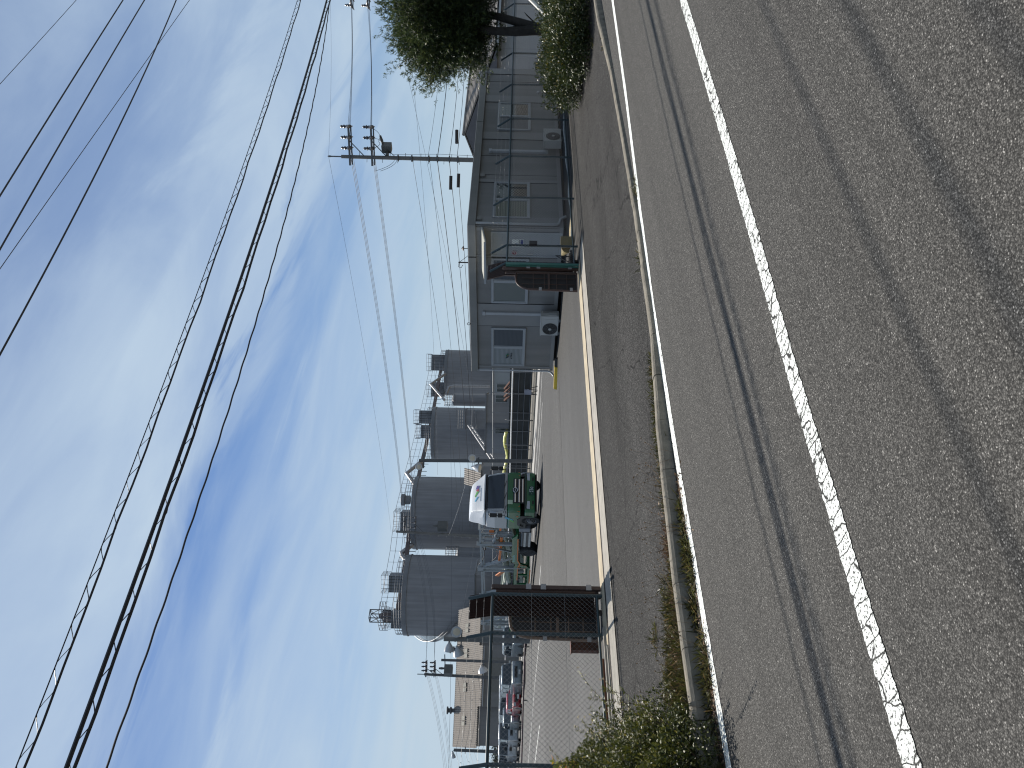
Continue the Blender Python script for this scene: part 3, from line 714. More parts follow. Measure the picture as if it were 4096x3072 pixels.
# hose / conduit along the fence foot, cones and bits behind the fence
b = MB(); pts = []
for i in range(60):
    x = 16.6 + i * .28; pts.append((x, 12.55 + .12 * math.sin(x * .9) + .05 * math.sin(x * 2.3), .05 + .02 * math.sin(x * 3)))
b.tube(pts, .022, 8); tag(b.build('hose', mat('pale_hose', (.42, .45, .44), .5), smooth=True), 'pale grey hose lying along the foot of the right hand fence', 'hose')
root = thing('traffic_cone', 'dull dark yellow traffic cone lying behind the fence below the office door', 'traffic cone', (17.3, 12.7, 0))
b = MB(); b.lathe([(.16, 0), (.045, .62), (.04, .64)], (17.35, 12.72, .17), (.55, .8, .12), 20); b.build('cone', mat('yellow_cone', (.16, .12, .035), .6, var=.2, sc=8), root, smooth=True)  # cone in a dull dark yellow
b = MB(); b.prism([(17.2, 12.62, .01), (17.46, 12.46, .01), (17.5, 12.5, .36), (17.24, 12.66, .36)], (-.03, -.04, 0)); b.build('base', mat('yellow_cone', (.55, .4, .06)), root)
root = thing('hose_coil', 'dark coil of hose beside the yellow cone behind the fence', 'hose coil', (16.7, 12.6, 0))
b = MB()
for k in range(4):
    b.tube([(16.75 + (.2 + .012 * k) * math.cos(a), 12.65 + (.2 + .012 * k) * math.sin(a), .04 + .03 * k) for a in [i * math.pi / 10 for i in range(20)]], .016, 6)
b.tube([(16.9, 12.7, .1), (16.8, 12.6, .5), (16.7, 12.62, .35), (16.6, 12.7, .06)], .014, 6); b.build('coil', BLACK, root, smooth=True)
b = MB(); b.prism([(17.6, 12.7, -.01), (18.6, 12.5, -.01), (18.7, 13.1, -.01), (17.7, 13.4, -.01)], (0, 0, .05)); tag(b.build('board', mat('old_board', (.34, .27, .15), .8, var=.25, sc=6)), 'weathered board lying on the ground behind the fence below the office window', 'board')

# ================================================================== white walled house with tiled gable roof to the right of the office
HY = 16.2
ec = at_y(1982, 181, HY); HX = ec.x; HE = ec.z
ap = at_x(1857, 537, HX)
HY2 = ap.y + (ap.y - HY)
hs = thing('tiled_house', 'white walled house with a grey tiled gable roof beyond the end of the grey office', 'house', (HX, HY, 0))
HW = HY + .75
b = MB(); XW0, XW1 = HX + .5, HX + 22
b.prism([(XW0, HW, -.05), (XW0, HY2 - .75, -.05), (XW0, HY2 - .75, HE), (XW0, ap.y, ap.z - .18), (XW0, HW, HE)], (XW1 - XW0, 0, 0)); b.build('wall', mat('white_siding', (.33, .335, .34), .6, var=.05), hs)
TILE = mat('roof_tile', (.17, .155, .14), .7, var=.3, sc=14, bump=.4, bsc=30)
b = MB()
for k in range(16):                                            # courses of tiles stepping down
    t0, t1 = k / 16, (k + 1) / 16
    y0 = ap.y + (HY - .1 - ap.y) * t0; y1 = ap.y + (HY - .1 - ap.y) * t1; z0 = ap.z + (HE - ap.z) * t0; z1 = ap.z + (HE - ap.z) * t1
    b.prism([(HX, y0, z0 - .05), (HX, y0, z0 + .012), (HX, y1, z1 + .045), (HX, y1, z1 - .05)], (22.5, 0, 0))
b.prism([(HX, ap.y, ap.z - .05), (HX, ap.y, ap.z + .01), (HX, HY2 + .1, HE + .01), (HX, HY2 + .1, HE - .05)], (22.5, 0, 0))
b.tube([(HX - .02, ap.y, ap.z + .03), (HX + 22.5, ap.y, ap.z + .03)], .09, 8); b.build('roof', TILE, hs)
b = MB(); b.prism([(HX + .03, HY + .1, HE - .08), (HX + .03, ap.y, ap.z - .08), (HX + .03, HY2 - .1, HE - .08)], (.42, 0, 0)); b.build('gable', mat('gable_dark', (.11, .11, .12), .7), hs)
b = MB(); b.box((HX + .5, HW - .62, HE - .13), (XW1, HW, HE - .1)); b.box((HX, HY - .1, HE - .16), (XW1 + .4, HY - .04, HE + .0)); b.build('eave', ALU, hs)
b = MB()
for k in range(12): x = XW0 + .9 + k * 1.82; b.box((x - .008, HW - .004, 0), (x + .008, HW, HE - .14))
b.box((XW0, HW - .004, 1.7), (XW1, HW, 1.715)); b.build('siding_joint', mat('joint_grey', (.2, .2, .2)), hs)
for px_, py_ in ((2015, 55), (2010, 165)):
    p = at_y(px_, py_, HW); b = MB(); b.lathe([(.17, 0), (.17, .05), (.12, .16), (.02, .2)], (p.x, HW - .005, p.z), (0, -1, .0), 14); b.build('vent_hood', PVC, hs, smooth=True)
for px0, px1 in ((95, 60), (160, 140)):
    pass
p = at_y(2160, 265, HW)
b = MB(); b.box((p.x - .4, HW - .05, p.z - .3), (p.x + .4, HW, p.z + .25)); b.build('window', PANE, hs)

# ================================================================== vegetation
def norm(a): return a / np.maximum(np.linalg.norm(a, axis=-1, keepdims=True), 1e-9)
def leaf_mesh(name, P, D, Lg, Wd, tone, m, parent, fold=0.0, shape='diamond'):
    n = len(P); up = np.tile([0, 0, 1.0], (n, 1)) + rng.normal(0, .6, (n, 3))
    Sd = norm(np.cross(D, up)); Nn = norm(np.cross(Sd, D))
    Lg = Lg[:, None]; Wd = Wd[:, None]
    if shape == 'diamond':
        V = np.stack([P, P + D * Lg * .45 + Sd * Wd * .5 + Nn * Wd * fold, P + D * Lg - Nn * Lg * .08, P + D * Lg * .45 - Sd * Wd * .5 + Nn * Wd * fold], 1)
        k = 4
    else:                                            # narrow strap
        V = np.stack([P - Sd * Wd * .35, P + Sd * Wd * .35, P + D * Lg * .6 + Sd * Wd * .5, P + D * Lg - Nn * Lg * .1, P + D * Lg * .6 - Sd * Wd * .5], 1)
        k = 5
    me = bpy.data.meshes.new(name); me.vertices.add(n * k); me.vertices.foreach_set('co', (V.reshape(-1, 3) - np.array(ORIG.get(parent.name, (0, 0, 0)) if parent else (0, 0, 0))).ravel())
    me.loops.add(n * k); me.loops.foreach_set('vertex_index', np.arange(n * k, dtype=np.int32))
    me.polygons.add(n); me.polygons.foreach_set('loop_start', np.arange(0, n * k, k, dtype=np.int32)); me.polygons.foreach_set('loop_total', np.full(n, k, dtype=np.int32))
    me.update(calc_edges=True)
    a = me.attributes.new('tone', 'FLOAT', 'POINT'); a.data.foreach_set('value', np.repeat(tone, k).astype(np.float32))
    me.materials.append(m); o = bpy.data.objects.new(name, me); COL.objects.link(o)
    if parent: o.parent = parent
    return o
def rdir(n): return norm(rng.normal(0, 1, (n, 3)))

PODO = leafmat('narrow_leaf', (.022, .038, .017), (.075, .105, .034), (.16, .18, .05), rough=.40, trans=.3)
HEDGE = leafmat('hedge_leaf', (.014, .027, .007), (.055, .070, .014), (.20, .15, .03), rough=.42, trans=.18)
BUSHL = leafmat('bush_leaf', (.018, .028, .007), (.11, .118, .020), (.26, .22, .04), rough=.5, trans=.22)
YELL = leafmat('yellow_leaf', (.12, .15, .02), (.26, .25, .03), (.45, .16, .04), rough=.3, trans=.4)
FLOW = leafmat('flower_petal', (.36, .30, .20), (.55, .48, .36), (.70, .66, .58), rough=.6, trans=.4)
GRASSM = leafmat('grass_blade', (.040, .036, .014), (.085, .092, .024), (.20, .14, .06), rough=.5, trans=.35)
DRYM = leafmat('dry_leaf', (.10, .05, .03), (.28, .18, .10), (.45, .34, .22), rough=.7, trans=.15)
BARK = mat('bark', (.03, .026, .022), .9, var=.35, sc=7, bump=.6, bsc=25, streak=.2)
TWIG = mat('twig', (.07, .045, .03), .85, var=.3)

# --- podocarpus tree on the right
TX, TY = 25.95, 10.45
tr = thing('podocarpus_tree', 'dark green narrow leaved tree with forked trunk standing in the hedge at the road side', 'tree', (TX, TY, 0))
CC = np.array([26.75, 10.35, 4.1])
def crown_r(d):                                       # uneven outline
    return 1.0 + .16 * np.sin(3.1 * d[:, 0] + 1.3) * np.cos(2.7 * d[:, 2] + .4) + .12 * np.sin(5.3 * d[:, 1] + 4.0 * d[:, 2] + .8)
tips = []; wood = MB()
wood.tube([(TX, TY, -.1), (TX - .02, TY, .5), (TX + .03, TY, 1.1)], [.25, .20, .18], 12)
wood.tube([(TX + .02, TY, .9), (TX - .08, TY + .05, 1.7), (TX - .12, TY + .02, 2.5), (TX + .1, TY, 3.6)], [.17, .14, .12, .06], 9)
wood.tube([(TX + .06, TY, .9), (TX + .3, TY - .1, 1.6), (TX + .62, TY - .15, 2.3), (TX + 1.0, TY - .1, 3.4), (TX + 1.1, TY, 4.6)], [.16, .14, .12, .09, .05], 9)
wood.tube([(TX + .1, TY - .05, 1.2), (TX + .25, TY + .1, 1.9), (TX + .3, TY + .2, 2.8)], [.09, .075, .05], 8)
wood.tube([(TX + .12, TY - .1, 1.0), (TX + .28, TY - .35, 1.35), (TX + .36, TY - .4, 1.42)], [.03, .02, .008], 6)
for i in range(230):
    d = rdir(1); d[0, 2] = d[0, 2] * .9 + .12; d = norm(d)
    rr = crown_r(d)[0] * (rng.uniform(.72, 1.06)); tip = CC + d[0] * np.array([2.15, 2.15, 2.02]) * rr
    base = CC + d[0] * np.array([.6, .6, .7]) * rng.uniform(.2, .8) + np.array([0, 0, -.3])
    mid = (base + tip) / 2 + rng.normal(0, .12, 3)
    wood.tube([base, mid, tip], [.03, .018, .006], 5, cap=False); tips.append((base, mid, tip))
wood.build('trunk', BARK, tr, smooth=True)
P = []; D = []; T = []
for base, mid, tip in tips:
    ax = norm(tip - mid)
    nsh = 46
    for k in range(nsh):
        t = rng.uniform(.15, 1.12); c = base + (tip - base) * min(t, 1.0) + rng.normal(0, .19 + .12 * (1 - min(t, 1)), 3)
        sd = norm(ax * 1.0 + rng.normal(0, .6, 3) + np.array([0, 0, .35]))
        ln = rng.uniform(.09, .2); nl = 11
        tt = rng.uniform(0, 1, nl); pos = c + sd * (tt[:, None] * ln)
        ld = norm(sd * (.5 + .7 * tt[:, None]) + rng.normal(0, .55, (nl, 3)))
        rel = np.linalg.norm((pos - CC) / np.array([2.15, 2.15, 2.02]), axis=1)
        P.append(pos); D.append(ld); T.append(np.clip(rng.normal(.42, .22, nl) + .25 * tt, 0, 1))
k = 60000; d = rdir(k); q = CC + d * (rng.uniform(0, 1, k) ** .4 * .92 * crown_r(d))[:, None] * np.array([2.1, 2.1, 1.9])
P.append(q); D.append(norm(d * .6 + rng.normal(0, .8, (k, 3)))); T.append(np.clip(rng.normal(.25, .18, k), 0, 1))
P = np.concatenate(P); D = np.concatenate(D); T = np.concatenate(T); n = len(P)
leaf_mesh('crown', P, D, rng.uniform(.08, .14, n), rng.uniform(.013, .019, n), T, PODO, tr, shape='strap')

# --- rounded shrubs: leaves spread through lobes
def shrub(root, lobes, n, Lr, Wr, m, tips=.55, stemn=60, stemr=.008, upb=.5, flat=0.0):
    P = []; D = []; T = []
    vol = np.array([l[3] * l[4] for l in lobes]); vol = vol / vol.sum(); wood = MB()
    for (cx, cy, cz, r, h), w in zip(lobes, vol):
        k = int(n * w); d = rdir(k); d[:, 2] = d[:, 2] * 1.0 + .10; d = norm(d)
        rr = rng.uniform(0, 1, k) ** .42
        wob = 1 + .18 * np.sin(4 * d[:, 0] + cx * 3) * np.sin(5 * d[:, 1] + cy) + .13 * np.sin(7 * d[:, 2] + 6 * d[:, 0] + cx)
        p = np.array([cx, cy, cz]) + d * (rr * wob)[:, None] * np.array([r, r, h])
        low = p[:, 2] < .03; p[low, 2] = rng.uniform(.02, .3, int(low.sum()))
        dd = norm(d * .8 + rng.normal(0, .75, (k, 3)) + np.array([0, 0, upb]))
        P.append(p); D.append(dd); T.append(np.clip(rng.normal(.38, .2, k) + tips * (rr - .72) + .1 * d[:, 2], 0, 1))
        for s in range(int(stemn * w) + 4):
            q = p[rng.integers(0, k)]; o = np.array([cx + rng.normal(0, r * .25), cy + rng.normal(0, r * .25), 0])
            wood.tube([o, (o + q) / 2 + rng.normal(0, .05, 3), q], [stemr, stemr * .8, stemr * .4], 4, cap=False)
    wood.build('stem', TWIG, root)
    P = np.concatenate(P); D = np.concatenate(D); T = np.concatenate(T); n = len(P)
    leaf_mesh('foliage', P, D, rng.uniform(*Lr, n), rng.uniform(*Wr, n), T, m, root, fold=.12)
    return P, D
hd = thing('hedge', 'glossy rounded hedge with bronze tips in front of the road side tree', 'hedge', (18.5, 8.2, 0))
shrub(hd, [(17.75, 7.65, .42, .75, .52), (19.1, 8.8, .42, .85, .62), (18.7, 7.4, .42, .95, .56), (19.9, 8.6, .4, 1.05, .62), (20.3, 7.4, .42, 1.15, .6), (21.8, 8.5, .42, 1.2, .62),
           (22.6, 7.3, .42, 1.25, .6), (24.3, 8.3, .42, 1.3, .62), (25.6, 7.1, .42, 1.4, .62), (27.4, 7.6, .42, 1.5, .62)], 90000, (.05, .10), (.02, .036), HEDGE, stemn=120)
sh = thing('shrub', 'finer leaved pale green shrub behind the hedge near the slanting pale pole', 'shrub', (25.5, 9.3, 0))
shrub(sh, [(25.2, 9.4, .5, .75, .62), (26.4, 9.3, .55, .9, .75), (27.8, 9.2, .6, .9, .8)], 9000, (.03, .055), (.014, .022), BUSHL, stemn=30)
# slanted guy guard
gp = thing('guy_guard', 'pale slanting guard pipe rising out of the hedge', 'guy guard', (22.0, 7.6, 0))
A = at_depth(2245, 120, 20.6); B_ = at_depth(2105, -20, 21.2); d_ = (B_ - A)
b = MB(); b.tube([A - d_ * .55, B_ + d_ * .7], .055, 12); b.build('pipe', mat('guard_pale', (.55, .52, .46), .5), gp, smooth=True)
b = MB(); b.tube([B_ + d_ * .7, B_ + d_ * 4.5], .008, 5); b.build('guy_wire', CABLEG, gp)

# --- flowering bush on the left
bu = thing('flowering_bush', 'dense bush with small white flowers at the kerb in the left corner', 'bush', (2.2, 7.9, 0))
lob = [(2.05, 7.35, .38, .78, .58), (2.55, 8.35, .42, .66, .66), (1.6, 8.3, .38, .9, .64), (2.3, 6.9, .26, .5, .42), (2.9, 8.75, .24, .36, .40), (1.5, 6.95, .3, .85, .52), (2.2, 9.2, .38, .72, .66), (2.55, 7.65, .28, .42, .42), (2.05, 6.42, .22, .45, .36), (1.45, 6.4, .22, .5, .34)]
P, D = shrub(bu, lob, 150000, (.022, .045), (.011, .021), BUSHL, stemn=120, stemr=.004)
# long arching shoots with leaves, and flower clusters
b = MB(); P = []; D = []; T = []; FP = []; FD = []
for i in range(70):
    l = lob[rng.integers(0, len(lob))]; a = rng.uniform(0, 6.28)
    p0 = np.array([l[0] + rng.normal(0, .3), l[1] + rng.normal(0, .3), l[2] + l[4] * .5]); d = norm(np.array([math.cos(a) * .6, math.sin(a) * .6, 1.1]))
    ln = rng.uniform(.25, .62); pts = [p0 + d * ln * t + np.array([math.cos(a), math.sin(a), -.6]) * (.22 * ln * t * t) for t in (0, .35, .7, 1)]
    b.tube(pts, [.003, .0025, .002, .001], 4, cap=False)
    for t in np.linspace(.2, 1, 16):
        j = min(2, int(t * 3)); q = pts[j] + (pts[j + 1] - pts[j]) * (t * 3 - j if t < 1 else 1)
        for s in (-1, 1): P.append(q); D.append(norm(d * .6 + s * np.array([-math.sin(a), math.cos(a), .2]) + rng.normal(0, .25, 3))); T.append(rng.uniform(.35, .95))
    if rng.uniform() < .6:
        for k in range(rng.integers(4, 11)):
            q = pts[rng.integers(1, 4)] + rng.normal(0, .03, 3); 
            for s in range(4): FP.append(q); FD.append(norm(rng.normal(0, 1, 3) + np.array([0, 0, .5])))
b.build('shoot', TWIG, bu)
P = np.array(P); D = np.array(D); n = len(P); leaf_mesh('shoot_leaves', P, D, rng.uniform(.025, .045, n), rng.uniform(.011, .018, n), np.array(T), BUSHL, bu, fold=.1)
FP = np.array(FP); n = len(FP); leaf_mesh('flowers', FP, np.array(FD), rng.uniform(.012, .022, n), rng.uniform(.008, .014, n), rng.uniform(0, 1, n), FLOW, bu)
# yellowish broad-leaved plant growing through it
yb = thing('yellow_shrub', 'yellow green broad leaved sapling growing out of the left side bush', 'shrub', (2.75, 8.55, 0))
b = MB(); P = []; D = []; T = []
for i in range(16):
    a = rng.uniform(0, 6.28); p0 = np.array([2.68, 8.5, .1]); top = np.array([2.68 + .25 * math.cos(a) * rng.uniform(.2, 1), 8.5 + .28 * math.sin(a), rng.uniform(.8, 1.14)])
    b.tube([p0, (p0 + top) / 2 + rng.normal(0, .04, 3), top], [.006, .005, .002], 5, cap=False)
    for k in range(17):
        t = rng.uniform(.62, 1.0); q = p0 + (top - p0) * t; aa = rng.uniform(0, 6.28)
        P.append(q); D.append(norm(np.array([math.cos(aa), math.sin(aa), .7]))); T.append(rng.uniform(0, .9) if rng.uniform() < .9 else 1.0)
b.build('stem', TWIG, yb); n = len(P); leaf_mesh('foliage', np.array(P), np.array(D), rng.uniform(.05, .085, n), rng.uniform(.024, .036, n), np.array(T), YELL, yb, fold=.1)

# --- weeds along the kerb (stuff)
def weeds(name, spots, m, hr, wr, spread, flat=.0, label=None):
    P = []; D = []; T = []
    for (x, y, k, s, h) in spots:
        n = k; q = np.stack([x + rng.normal(0, s, n), y + rng.normal(0, s * spread, n), np.full(n, .0)], 1)
        P.append(q); D.append(norm(np.stack([rng.normal(0, .55 + flat, n), rng.normal(0, .55 + flat, n), np.abs(rng.normal(.9, .25, n)) * (1 - flat)], 1))); T.append(np.clip(rng.normal(.5, .28, n), 0, 1))
    P = np.concatenate(P); D = np.concatenate(D); T = np.concatenate(T); n = len(P); 
    return stuff(leaf_mesh(name, P, D, rng.uniform(*hr, n), rng.uniform(*wr, n), T, m, None, shape='strap'))
sp = []
for i in range(44):                                    # road side of the kerb: Y just below the kerb face
    x = rng.uniform(1.4, 4.3) if rng.uniform() < .8 else rng.uniform(1.4, 3.2); sp.append((x, poly_eval(KERB, x) - rng.uniform(.02, .19) * min(1, (4.75 - x) / 1.2), int(rng.uniform(15, 75)), .075, .1))
for i in range(60):                                    # pavement side
    x = rng.uniform(1.8, 6.6); w = 1 if x < 4 else .35; sp.append((x, poly_eval(KERB, x) + .19 + abs(rng.normal(0, .22 * w)), int(70 * w), .08, .1))
for i in range(70):
    x = rng.uniform(2.3, 4.1); sp.append((x, poly_eval(KERB, x) + .2 + abs(rng.normal(0, .5)), 75, .09, .1))
for x, y in ((16.4, 6.15), (15.2, 6.12), (14.7, 6.12), (17.2, 7.2), (8.1, 6.08), (9.2, 5.8)): sp.append((x, y, 60, .12, .08))
for i in range(60):
    x = rng.uniform(2.6, 6.2); sp.append((x, poly_eval(KERB, x) + .2 + abs(rng.normal(0, .12)), int(rng.uniform(10, 70)), .09, .1))
for i in range(46):
    x = rng.uniform(2.3, 3.7); sp.append((x, rng.uniform(6.45, 7.5), 80, .10, .2))
o = weeds('grass', sp, GRASSM, (.03, .15), (.004, .010), .6, flat=.3)
sp2 = [(rng.uniform(3.0, 4.4), rng.uniform(6.4, 7.0), 45, .08, .1) for _ in range(26)]
weeds('dry_grass', sp2, DRYM, (.05, .16), (.003, .007), .6, flat=.25)
sp2 = [(rng.uniform(1.2, 4.6), 0, 0, 0, 0) for _ in range(60)]
sp2 = [(x, poly_eval(KERB, x) - rng.uniform(.0, .2), 22, .08, .1) for x, *_ in sp2] + [(x + rng.uniform(-.3, 1.4), poly_eval(KERB, x) + .2 + abs(rng.normal(0, .25)), 14, .1, .1) for x, *_ in sp2]
weeds('leaf_litter', sp2, DRYM, (.02, .05), (.008, .02), .6, flat=.75)
b = MB()
for i in range(150):                                   # tall thin seed stalks
    x = rng.uniform(1.9, 5.0); y = poly_eval(KERB, x) + rng.uniform(-.1, .8) * (1 if x < 4 else .3); h = rng.uniform(.15, .42); a = rng.normal(0, .12, 2)
    b.tube([(x, y, 0), (x + a[0] * .4, y + a[1] * .4, h * .6), (x + a[0], y + a[1], h)], [.0016, .0012, .0008], 3, cap=False)
    b.cbox((x + a[0], y + a[1], h), (.008, .008, .012))
stuff(b.build('seed_stalks', mat('dry_stalk', (.16, .10, .05), .8), fix=False))

# ================================================================== overhead cables along the road
def fit_y(pix, Y, x0, x1, n=60):
    q = [at_y(a, c, Y) for a, c in pix]; co_ = np.polyfit([p.x for p in q], [p.z for p in q], 2)
    xm = max(p.x for p in q)
    zs = lambda x: float(np.polyval(co_, x))
    return [(x, Y, zs(x)) for x in np.linspace(x0, x1, n)]
def cable(name, label, pts, r, m=CABLE, n=6, group=None):
    b = MB(); b.tube(pts, r, n, cap=False); o = b.build(name, m, None, smooth=True, fix=False); return tag(o, label, 'cable', group)
def lashed(label, pts, up, ru, lo, rl, pitch, rs, rw):
    root = thing('telecom_cable', label, 'cable', pts[0], 'telephone cables over the road')
    b = MB(); b.tube([(x, y, z + up) for x, y, z in pts], ru, 6, cap=False); b.build('messenger', CABLE, root, smooth=True, fix=False)
    b = MB(); b.tube([(x, y + .012 * math.sin(x * 2.1), z - lo + .008 * math.sin(x * 3.7)) for x, y, z in pts], rl, 7, cap=False); b.build('trunk_cable', CABLE, root, smooth=True, fix=False)
    b = MB(); X = [p[0] for p in pts]; Z = [p[2] for p in pts]; hp = []
    for x in np.arange(X[0], X[-1], pitch / 9):
        z = np.interp(x, X, Z); a = x / pitch * 2 * math.pi
        hp.append((x, pts[0][1] + rs * .6 * math.cos(a), z + (up - lo) / 2 + (rs + (up + lo) / 2 * .55) * math.sin(a)))
    b.tube(hp, rw, 4, cap=False); b.build('spiral_hanger', CABLE, root, fix=False)
    return root
pA = fit_y([(1313, 0), (1078, 814), (966, 1125), (679, 1947), (448, 2625), (286, 3072)], 8.05, -14, 34, 80)
lashed('thick black telephone cable pair bound by a wire spiral, lowest bundle over the kerb', pA, .042, .0225, .042, .018, .62, .03, .0055)
pB = fit_y([(1197, 0), (976, 678), (824, 1112), (515, 1947), (234, 2666), (87, 3072)], 8.35, -14, 34, 80)
lashed('slender telephone line wrapped in a loose wire spiral, just above the thick black pair', pB, .05, .007, .04, .013, .5, .02, .005)
pC = fit_y([(1319, 0), (1193, 678), (1069, 1125), (814, 1947), (597, 2578), (427, 3072)], 8.05, -14, 34, 700)
cable('drop_cable', 'thin twisted black cable just below the thick spiral bound pair', [(x, y + .004 * math.sin(x * 11), z + .004 * math.cos(x * 11)) for x, y, z in pC], .011, group='telephone cables over the road')
for pix, Y, r, lab, m_ in (([(492, 0), (242, 395), (0, 783)], 8.1, .0155, 'black power line second from the top of the sky', CABLE),
                           ([(578, 0), (370, 352), (0, 997)], 8.45, .0155, 'black power line third from the top of the sky', CABLE),
                           ([(705, 0), (627, 183), (159, 1125), (0, 1417)], 8.6, .0155, 'black power line crossed by a thinner wire, lowest of the heavy power lines', CABLE)):
    cable('power_line', lab, fit_y(pix, Y, -8, 40, 50), r, m_, group='power lines over the road')
for pix, Y, r, lab in (([(305, 0), (150, 172), (0, 336)], 7.2, .006, 'hair thin grey wire highest over the road'),
                       ([(758, 0), (390, 520), (0, 1075)], 9.2, .008, 'thin grey wire that crosses the lowest heavy power line')):
    cable('thin_wire', lab, fit_y(pix, Y, -6, 40, 40), r, CABLEG, group='power lines over the road')

# ================================================================== utility poles
INS = mat('insulator_porcelain', (.09, .09, .10), .3, var=.1)
ARMM = mat('arm_steel', (.10, .11, .12), .5, .4, var=.15)
def arms(root, base, zs, d, L0, L1, n, lean=(0, 0)):
    tips = []
    for z in zs:
        c = Vector((base[0] + lean[0] * z, base[1] + lean[1] * z, z)); b = MB()
        b.bar(c - d * L0, c + d * L1, .10, .10); b.bar(c - d * L0 * .9 + Vector((0, 0, -.14)), c + d * L1 + Vector((0, 0, -.14)), .07, .07)
        b.bar(c + Vector((0, 0, -.95)), c + d * L1 * .55, .05, .05); a = b.build('crossarm', ARMM, root)
        row = []
        for k in range(n):
            p = c + d * (L1 * (.30 + .68 * k / max(1, n - 1))); i = MB()
            i.lathe([(.05, 0), (.11, .06), (.06, .14), (.12, .2), (.06, .28), (.09, .36), (.03, .44)], p + Vector((0, 0, .04)), n=10)
            s = d.cross(U0); 
            for e in (-1, 1): i.lathe([(.07, 0), (.11, .1), (.06, .18), (.11, .26), (.06, .4), (.03, .7)], p + s * (.05 * e), tuple(s * e + Vector((0, 0, -.12))), 10)
            i.build('insulator', INS, a, smooth=True); row.append(p + Vector((0, 0, .02)))
        tips.append(row)
    return tips
def pole(label, base, top, r0=.17, r1=.11, m=POLEC, steps=True, group='utility poles'):
    t = thing('utility_pole', label, 'utility pole', base, group)
    b = MB(); b.tube([base, top], r0, 14, r2=r1); b.build('pole', m, t, smooth=True)
    if steps:
        b = MB(); base = Vector(base); top = Vector(top); k = 0; z = 2.2
        while z < (top - base).z - .4:
            c = base.lerp(top, z / (top - base).z); s = Vector((XC.x, XC.y, 0)) * (1 if k % 2 else -1)
            b.tube([c, c + s * .3], .014, 5); z += .45; k += 1
        b.build('step_bolt', ARMM, t)
    return t
MPB = Vector((41.22, 24.18, -.05)); MPT = Vector((41.3, 24.18, 11.75))
mp_ = pole('tall concrete utility pole with two crossarms and a switch box rising behind the grey office', MPB, MPT, .15, .10)
b = MB(); b.tube([MPT, MPT + Vector((0, 0, .75))], .04, 8); b.lathe([(.05, 0), (.06, .1), (.03, .2)], MPT + Vector((0, 0, .6)), n=8); b.build('top_bracket', ARMM, mp_)
dA = Vector((R0.x * .95 - FW.x * .35, R0.y * .95 - FW.y * .35, 0)).normalized()
rows = arms(mp_, MPB, (11.25, 9.95), dA, .45, 1.75, 3)
b = MB(); b.box((41.55, 23.6, 8.85), (42.05, 24.05, 9.4)); b.lathe([(.06, 0), (.09, .2), (.06, .5)], (41.9, 23.65, 9.35), (.5, -.8, .3), 8); b.box((41.3, 23.9, 9.0), (41.6, 24.2, 9.15)); b.build('switch_box', mat('switch_grey', (.075, .08, .08), .5), mp_)
b = MB()
for k in range(3):
    p = rows[1][k]; b.tube(sag(p, Vector((41.9 + .1 * k, 23.5, 9.6)), .25, 8), .012, 5)
for k in range(2): b.tube(sag(Vector((41.5, 23.9, 9.0)), Vector((41.0, 24.9, 9.8 - .3 * k)), .7, 8), .012, 5)
b.tube([(41.35, 24.0, 8.7), (41.42, 23.95, 6), (41.4, 24.0, 4)], .01, 4); b.build('jumper_wire', CABLE, mp_, smooth=True)
b = MB()
for z in (7.6, 6.6, 6.1, 5.4, 4.9, 8.4): b.lathe([(.2, 0), (.2, .06)], (MPB.x + .08 * z / 11.8, MPB.y, z), n=14)
b.build('band', ARMM, mp_)
# next pole along, only its crossarm end shows at the picture edge
P2 = at_depth(1480, -75, 60); P2B = Vector((P2.x, P2.y, 0)); P2T = Vector((P2.x, P2.y, P2.z + 1.9))
p2 = pole('utility pole beyond the tree of which only a pale crossarm end shows', P2B, P2T, .19, .12)
rows2 = arms(p2, P2B, (P2T.z - .5, P2T.z - 1.75), Vector((-R0.x, -R0.y, 0)) * 1.0, .45, 1.9, 3)
PFT = at_depth(1585, 2126, 90); PFB = at_depth(1900, 2152, 90); PFB = Vector((PFB.x, PFB.y, -.05))
pf = pole('grey utility pole with a transformer standing in front of the second big silo', PFB, PFT, .19, .13)
rowsF = arms(pf, PFT - Vector((0, 0, PFT.z)), (PFT.z - .9, PFT.z - 2.1), Vector((R0.x, R0.y, 0)), .4, 1.7, 3)
q = PFB.lerp(PFT, .62); b = MB(); b.box((q.x + .3, q.y - .9, q.z - .4), (q.x + 1.2, q.y - .1, q.z + .7)); b.lathe([(.1, 0), (.14, .3), (.1, .6)], (q.x + .8, q.y - .5, q.z + .7), n=8); b.build('transformer', mat('switch_grey', (.075, .08, .08)), pf)
# wires of the main pole
GW = 'wires of the pole behind the office'
names = ('outer', 'middle', 'inner')
for a in range(2):
    for k in range(3):
        cable('power_wire', '%s strand of the %s crossarm run, from the office pole towards the tree' % (names[2 - k], ('upper', 'lower')[a]), sag(rows[a][k], rows2[a][k], .15), .011, CABLEG, group=GW)
        cable('power_wire', '%s strand of the %s crossarm run, from the office pole towards the silos' % (names[2 - k], ('upper', 'lower')[a]), sag(rows[a][k], rowsF[a][k], .35), .013, CABLEG, group=GW)
cable('earth_wire', 'thin top wire from the tip of the office pole towards the tree', sag(MPT + Vector((0, 0, .75)), P2T + Vector((0, 0, 1.2)), .15), .006, CABLEG, 5, GW)
cable('earth_wire', 'thin top wire from the tip of the office pole towards the silos', sag(MPT + Vector((0, 0, .75)), PFT + Vector((0, 0, .6)), .3), .008, CABLEG, 5, GW)
farq = [at_depth(1876, 1640, 70), at_depth(1868, 1648, 70), at_depth(1860, 1652, 72)]
